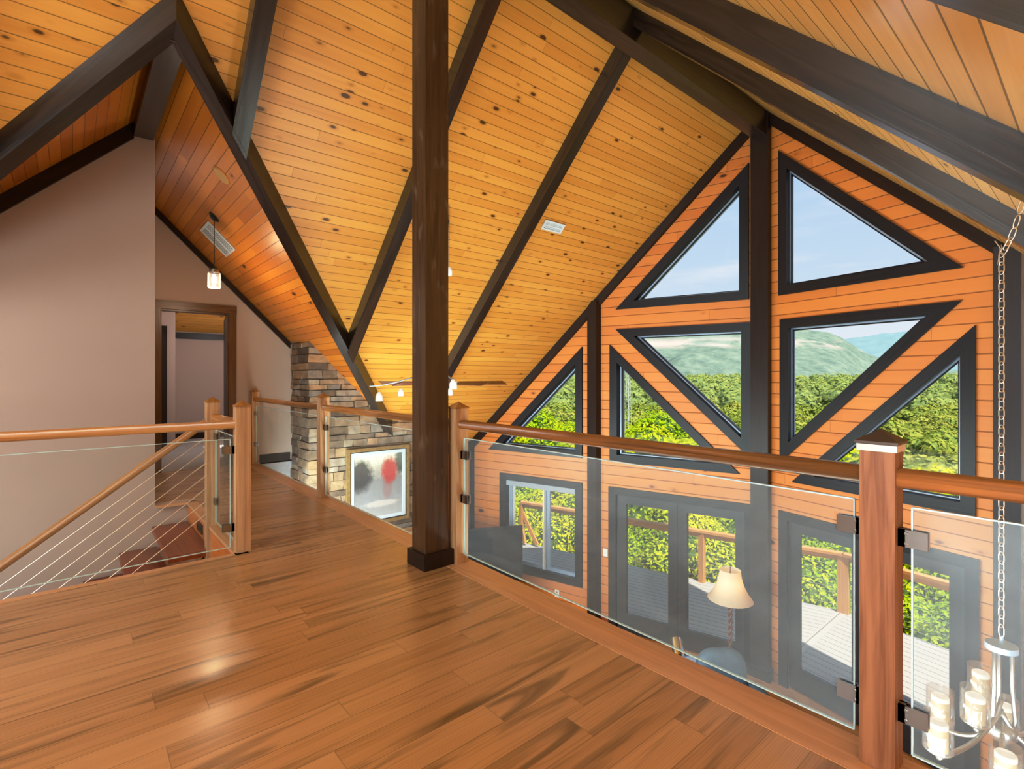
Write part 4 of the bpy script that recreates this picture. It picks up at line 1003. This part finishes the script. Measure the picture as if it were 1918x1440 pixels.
FW = V((-math.sin(math.radians(49.2)), math.cos(math.radians(49.2)), 0))
def ztop(d, u):
    pts = [(12, -1.3), (17, -1.0), (24, -3.2), (34, -5.2), (48, -5.3), (70, -4.6), (100, -3.0), (140, -1.6), (180, -.2), (230, .6), (300, 1.5)]
    if d <= pts[0][0]: return pts[0][1]
    for (a, za), (b, zb) in zip(pts, pts[1:]):
        if d <= b: return za+(zb-za)*(d-a)/(b-a)
    return pts[-1][1]
used = {'n': [0, 0], 'm': [0, 0, 0]}
def put(o_src, idx, key, P, sc, rz, lab, grp):
    if not used[key][idx]: o = o_src; used[key][idx] = 1
    else: o = o_src.copy(); C.objects.link(o)
    o.location = P; o.scale = (sc, sc, sc); o.rotation_euler = (0, 0, rz)
    tag(o, lab, 'tree', grp); return o
NL = 'bright yellow-green broadleaf tree growing just beyond the deck railing'
k = 0
for ring_d, cnt, zt_, sc in ((1.6, 11, -1.7, .8), (3.9, 11, -1.2, 1.05), (7.0, 11, -.75, 1.25)):
    for i in range(cnt):
        x = -13.5+i*(17.5/cnt)+rt_.uniform(-.4, .4)+(k % 2)*.6
        if ring_d > 6: x = -19+i*1.75+rt_.uniform(-.4, .4)
        zz = zt_+rt_.uniform(-.25, .25)-(.9 if x > -2 and ring_d > 3 else 0)-(.5 if x > -2 and ring_d < 3 else 0)
        y = dy(max(x, -9))+1.2+ring_d+rt_.uniform(-.3, .3)
        s_ = sc*rt_.uniform(.92, 1.1)
        put(near[k % 2], k % 2, 'n', V((x, y, zz-2.3*s_)), s_, rt_.uniform(0, 6.28), NL, 'near trees beyond the deck'); k += 1
for (px, py, d, s_) in ((1262, 765, 17, 1.15), (1225, 800, 15, 1.0), (1320, 815, 16, 1.0), (1005, 765, 21, 1.35), (1050, 790, 19, 1.1), (985, 805, 20, 1.1)):
    P = atpix(px, py, d); put(near[k % 2], k % 2, 'n', P-V((0, 0, 2.25*s_)), s_, rt_.uniform(0, 6.28), NL, 'near trees beyond the deck'); k += 1
ML = 'rounded green tree of the forest on the slope beyond the house'
k = 0; d = 27; far = []
while d < 250:
    sp = 4.6 if d < 90 else 6.2
    u = -.16+rt_.uniform(0, .03)
    while u < (.98 if d < 45 else 1.2):
        x_ = FW*d+RV*(u*d); 
        if k < 296:
            s_ = rt_.uniform(.8, 1.25)
            zz = ztop(d, u)+rt_.uniform(-1.0, .8)+(.8 if rt_.random() < .1 else 0)
            put(mid[k % 3], k % 3, 'm', V((x_.x, x_.y, zz-2.9*s_)), s_, rt_.uniform(0, 6.28), ML, 'forest trees on the slope')
        else: far.append((x_.x+rt_.uniform(-2, 2), x_.y+rt_.uniform(-2, 2), ztop(d, u)+rt_.uniform(-1.6, 1.8), rt_.uniform(3.0, 4.6)))
        k += 1; u += sp/d*rt_.uniform(.85, 1.15)
    d += sp*.85*(1 if d < 60 else 1.15)
# the rest of the forest in one object
mb = MB()
for (x, y, z, R_) in far:
    c = V((x, y, z-R_*.55)); k0 = len(mb.v); rr = R_*.82; m_ = 4
    for i in range(m_+1):
        ph = .55*math.pi*i/m_
        for j in range(8):
            th = 2*math.pi*j/8; mb.v.append(c+V((math.sin(ph)*math.cos(th), math.sin(ph)*math.sin(th), math.cos(ph)*.75))*rr*rt_.uniform(.85, 1.05))
    for i in range(m_):
        for j in range(8):
            j2 = (j+1) % 8; mb.f.append([k0+i*8+j, k0+i*8+j2, k0+(i+1)*8+j2, k0+(i+1)*8+j]); mb.uv.append([(0, 0)]*4); mb.mi.append(1)
    for i in range(110):
        v = V((rt_.gauss(0, 1), rt_.gauss(0, 1), rt_.gauss(.5, .8))).normalized(); p = c+V((v.x, v.y, v.z*.8))*R_*rt_.uniform(.72, 1.0)*(1+.18*math.sin(v.x*5+x)*math.cos(v.y*6+y))
        nn = (v+V((rt_.uniform(-.6, .6), rt_.uniform(-.6, .6), rt_.uniform(0, .8)))).normalized(); a = nn.cross(V((rt_.uniform(-1, 1), rt_.uniform(-1, 1), .3))).normalized(); b = nn.cross(a); s_ = rt_.uniform(.3, .6); k = len(mb.v)
        mb.v += [p-a*s_, p-b*s_*.6, p+a*s_, p+b*s_*.6]; mb.f.append([k, k+1, k+2, k+3]); mb.uv.append([(0, 0)]*4); mb.mi.append(0)
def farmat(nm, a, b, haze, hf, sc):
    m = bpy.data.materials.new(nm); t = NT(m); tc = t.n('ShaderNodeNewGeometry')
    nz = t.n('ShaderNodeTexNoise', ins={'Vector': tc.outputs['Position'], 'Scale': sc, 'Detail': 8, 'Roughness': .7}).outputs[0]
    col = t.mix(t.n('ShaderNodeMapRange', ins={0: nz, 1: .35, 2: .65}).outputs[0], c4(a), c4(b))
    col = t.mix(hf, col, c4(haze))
    return m, t, col, nz, tc
M['farforest'] = leafmat('forest_far_leaves', (.36, .42, .12), (.27, .34, .09), (.46, .48, .17), .35, .03)
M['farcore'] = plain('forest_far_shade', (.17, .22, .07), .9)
tag(mb.build('forest_canopy', ['farforest', 'farcore'], smooth=False), 'distant forest canopy covering the hill beyond the nearer trees', 'forest', kind='stuff')
# ground under the trees
mb = MB(); gd = [0, 8, 14, 20, 27, 38, 55, 80, 120, 170, 230, 300, 420]
rows = []
for d in gd:
    rows.append([FW*d+RV*(u*max(d, 14))+V((0, 0, (ztop(d, 0)-5.5 if d > 10 else -8.0))) for u in (-1.2, -.6, -.2, .2, .6, 1.0, 1.4)])
for a, b in zip(rows, rows[1:]):
    for i in range(len(a)-1): mb.face([a[i], a[i+1], b[i+1], b[i]])
struct(mb.build('ground', plain('forest_floor', (.06, .09, .02), .95, noise=.4, nscale=.5)))
# mountains
from mathutils import noise as NZ
def ridge(nm, prof, D, depth, mat, lab, seed, rough=1.0, zbase=-30):
    """prof: (px, py) skyline as azimuth samples, turned into a real ridge at distance D"""
    mb = MB(); cols = 150; rws = 46; grid = []
    x0, x1 = prof[0][0], prof[-1][0]
    for i in range(rws+1):
        t_ = i/rws; row = []; D_ = D-depth*(1-t_)
        for j in range(cols+1):
            px = x0+(x1-x0)*j/cols
            for (a, ya), (b, yb) in zip(prof, prof[1:]):
                if px <= b: py = ya+(yb-ya)*(px-a)/(b-a); break
            u = (px-962.9)/961.7; top = (705.8-py)/961.7*D
            p = FW*D_+RV*(u*D_); z = zbase+(top-zbase)*(t_**1.25)
            nz_ = NZ.fractal(V((p.x, p.y, seed))*.006, 1.0, 2.0, 6)*D*.022*rough+NZ.fractal(V((p.x, p.y, seed))*.03, 1.0, 2.0, 4)*D*.004
            row.append(V((p.x, p.y, z+nz_*(min(1, t_*2)*(1.15-t_)*1.6+.06))))
        grid.append(row)
    k0 = len(mb.v)
    for row in grid: mb.v += row
    W = cols+1
    for i in range(rws):
        for j in range(cols):
            mb.f.append([k0+i*W+j, k0+i*W+j+1, k0+(i+1)*W+j+1, k0+(i+1)*W+j]); mb.uv.append([(0, 0)]*4); mb.mi.append(0)
    return tag(mb.build(nm, mat, smooth=True), lab, 'mountain')
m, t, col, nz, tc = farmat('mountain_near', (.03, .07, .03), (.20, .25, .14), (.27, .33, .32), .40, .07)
sp = t.n('ShaderNodeSeparateXYZ', ins={0: tc.outputs['Position']})
n2 = t.n('ShaderNodeTexNoise', ins={'Vector': t.n('ShaderNodeMapping', ins={0: tc.outputs['Position'], 3: (.012, .012, .05)}).outputs[0], 'Scale': 1.0, 'Detail': 5}).outputs[0]
bz = t.n('ShaderNodeMapRange', ins={0: t.math('ABSOLUTE', t.math('SUBTRACT', sp.outputs[2], 47.0)), 1: 2.0, 2: 10.0, 3: 1, 4: 0}).outputs[0]
rk = t.math('MULTIPLY', bz, t.ramp(n2, [(.46, (0, 0, 0)), (.54, (1, 1, 1))]))
col = t.mix(t.math('MULTIPLY', rk, .75), col, (.50, .40, .34, 1))
t.out(t.n('ShaderNodeBsdfDiffuse', ins={0: col}).outputs[0]); M['mtn1'] = m
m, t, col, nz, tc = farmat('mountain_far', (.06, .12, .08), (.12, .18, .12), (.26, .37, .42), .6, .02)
t.out(t.n('ShaderNodeBsdfDiffuse', ins={0: col}).outputs[0]); M['mtn2'] = m
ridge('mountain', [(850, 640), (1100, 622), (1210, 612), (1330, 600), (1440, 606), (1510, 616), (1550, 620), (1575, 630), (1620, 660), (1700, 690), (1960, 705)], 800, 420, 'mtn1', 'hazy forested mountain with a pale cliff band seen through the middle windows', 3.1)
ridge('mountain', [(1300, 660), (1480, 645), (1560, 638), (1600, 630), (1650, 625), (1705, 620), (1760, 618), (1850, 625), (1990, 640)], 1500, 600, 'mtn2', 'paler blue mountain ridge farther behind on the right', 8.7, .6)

# transmission tower far in the forest
P = atpix(1177, 760, 60); P.z = -9
r = thing('lattice_tower', P, 'thin pale lattice tower standing among the forest trees', 'tower')
mb = MB()
for a, b in ((-.35, -.35), (.35, -.35), (.35, .35), (-.35, .35)): mb.bar(P+V((a, b, 0)), P+V((a*.2, b*.2, 13)), .06, .06)
for i in range(9): z = 1+i*1.3; s_ = .35*(1-.8*z/13); mb.bar(P+V((-s_, -s_, z)), P+V((s_, s_, z+.8)), .04, .04); mb.bar(P+V((s_, -s_, z)), P+V((-s_, s_, z+.8)), .04, .04)
for z in (10.5, 12): mb.bar(P+V((-.9, 0, z)), P+V((.9, 0, z)), .06, .06)
mb.build('lattice_mast', plain('galvanised', (.42, .47, .38), .6), r)

# ------------------------------------------------------------------ world and lights
w = bpy.data.worlds.new('World'); bpy.context.scene.world = w; w.use_nodes = True; t = NT(w)
tc = t.n('ShaderNodeTexCoord').outputs['Generated']; sp = t.n('ShaderNodeSeparateXYZ', ins={0: tc})
el = sp.outputs[2]
sky = t.ramp(el, [(0, (.80, .86, .92)), (.06, (.78, .85, .93)), (.16, (.60, .73, .89)), (.35, (.49, .65, .88)), (1, (.3, .5, .85))])
cn = t.n('ShaderNodeTexNoise', ins={'Vector': t.n('ShaderNodeMapping', ins={0: tc, 3: (1.5, 1.5, 9)}).outputs[0], 'Scale': 2.2, 'Detail': 6, 'Roughness': .6}).outputs[0]
cl = t.math('MULTIPLY', t.ramp(cn, [(.5, (0, 0, 0)), (.72, (1, 1, 1))]), t.n('ShaderNodeMapRange', ins={0: el, 1: .0, 2: .4, 3: .7, 4: .15}).outputs[0])
sky = t.mix(cl, sky, (.92, .93, .95, 1))
bg = t.n('ShaderNodeBackground', ins={0: sky, 1: .95})
o = t.t.nodes.new('ShaderNodeOutputWorld'); t.t.links.new(bg.outputs[0], o.inputs[0])
def light(nm, typ, loc, energy, col, size=None, direction=None, **kw):
    l = bpy.data.lights.new(nm, typ); l.energy = energy; l.color = col
    if size:
        if typ == 'AREA':
            l.shape = 'RECTANGLE'; l.size = size[0]; l.size_y = size[1]
        elif typ == 'SUN': l.angle = size
        else: l.shadow_soft_size = size
    o = bpy.data.objects.new(nm, l); C.objects.link(o); o.location = loc
    if direction: o.rotation_euler = V(direction).to_track_quat('-Z', 'Y').to_euler()
    return o
light('sun', 'SUN', (0, 0, 20), 7.0, (1, .95, .86), .009, (-.6, .266, -1))
light('loft_fill', 'AREA', (-.2, -3.2, 1.2), 165, (.78, .94, 1), (2.4, 1.4), (-.5, .75, .42))
light('loft_fill_rear', 'AREA', (-2.6, -3.8, 3.0), 160, (.80, .94, 1), (2.5, 1.6), (-.25, 1, -.25))
light('hall_lamp', 'POINT', (-6.33, 1.174, 2.12), 22, (1, .82, .58), .05)
light('side_glow', 'AREA', (.45, .35, .25), 48, (.92, .96, 1), (.4, .5), (.30, .75, 1))  # added light imitating window glare on the near ceiling
light('bedroom_fill', 'POINT', (-9.6, 2.4, 1.9), 45, (.95, .97, 1), .25)  # no fixture here, light added to brighten the bedroom
light('under_loft_fill', 'AREA', (-3.2, 2.0, -.55), 260, (.76, .93, 1), (7.5, .8), (0, 1, -.1))  # unseen light added below the loft edge to brighten the gable wall
light('stair_fill', 'AREA', (-4.0, -2.8, -.6), 60, (.85, .95, 1), (2.5, 1.0), (-1, .4, .0))
light('lamp_glow', 'POINT', (-2.88, 5.81, ZF+1.42), 2.2, (1, .7, .4), .04)
light('gable_fill', 'AREA', (-4.2, 2.1, -.45), 170, (.80, .98, .92), (5, .7), (-.1, .5, 1))

# ------------------------------------------------------------------ camera
cam = bpy.data.cameras.new('camera'); co = bpy.data.objects.new('camera', cam); C.objects.link(co)
co.location = (0, 0, 1.2); co.rotation_euler = (math.radians(90), 0, math.radians(49.2))
cam.sensor_width = 36; cam.lens = 961.72/1918*36
cam.shift_x = -(962.92-959)/1918; cam.shift_y = -(720-705.77)/1918
cam.clip_start = .05; cam.clip_end = 5000
bpy.context.scene.camera = co
sc = bpy.context.scene
sc.view_settings.view_transform = 'Standard'; sc.view_settings.look = 'None'; sc.view_settings.exposure = 0; sc.view_settings.gamma = 1
sc.view_settings.use_curve_mapping = True
cm = sc.view_settings.curve_mapping; cc_ = cm.curves[3]; cc_.points.new(.25, .205); cc_.points.new(.72, .765); cm.update()
sc.cycles.use_denoising = True; sc.cycles.max_bounces = 8; sc.cycles.transparent_max_bounces = 16; sc.cycles.diffuse_bounces = 3
sc.cycles.sample_clamp_indirect = 6; sc.cycles.caustics_reflective = False; sc.cycles.caustics_refractive = False
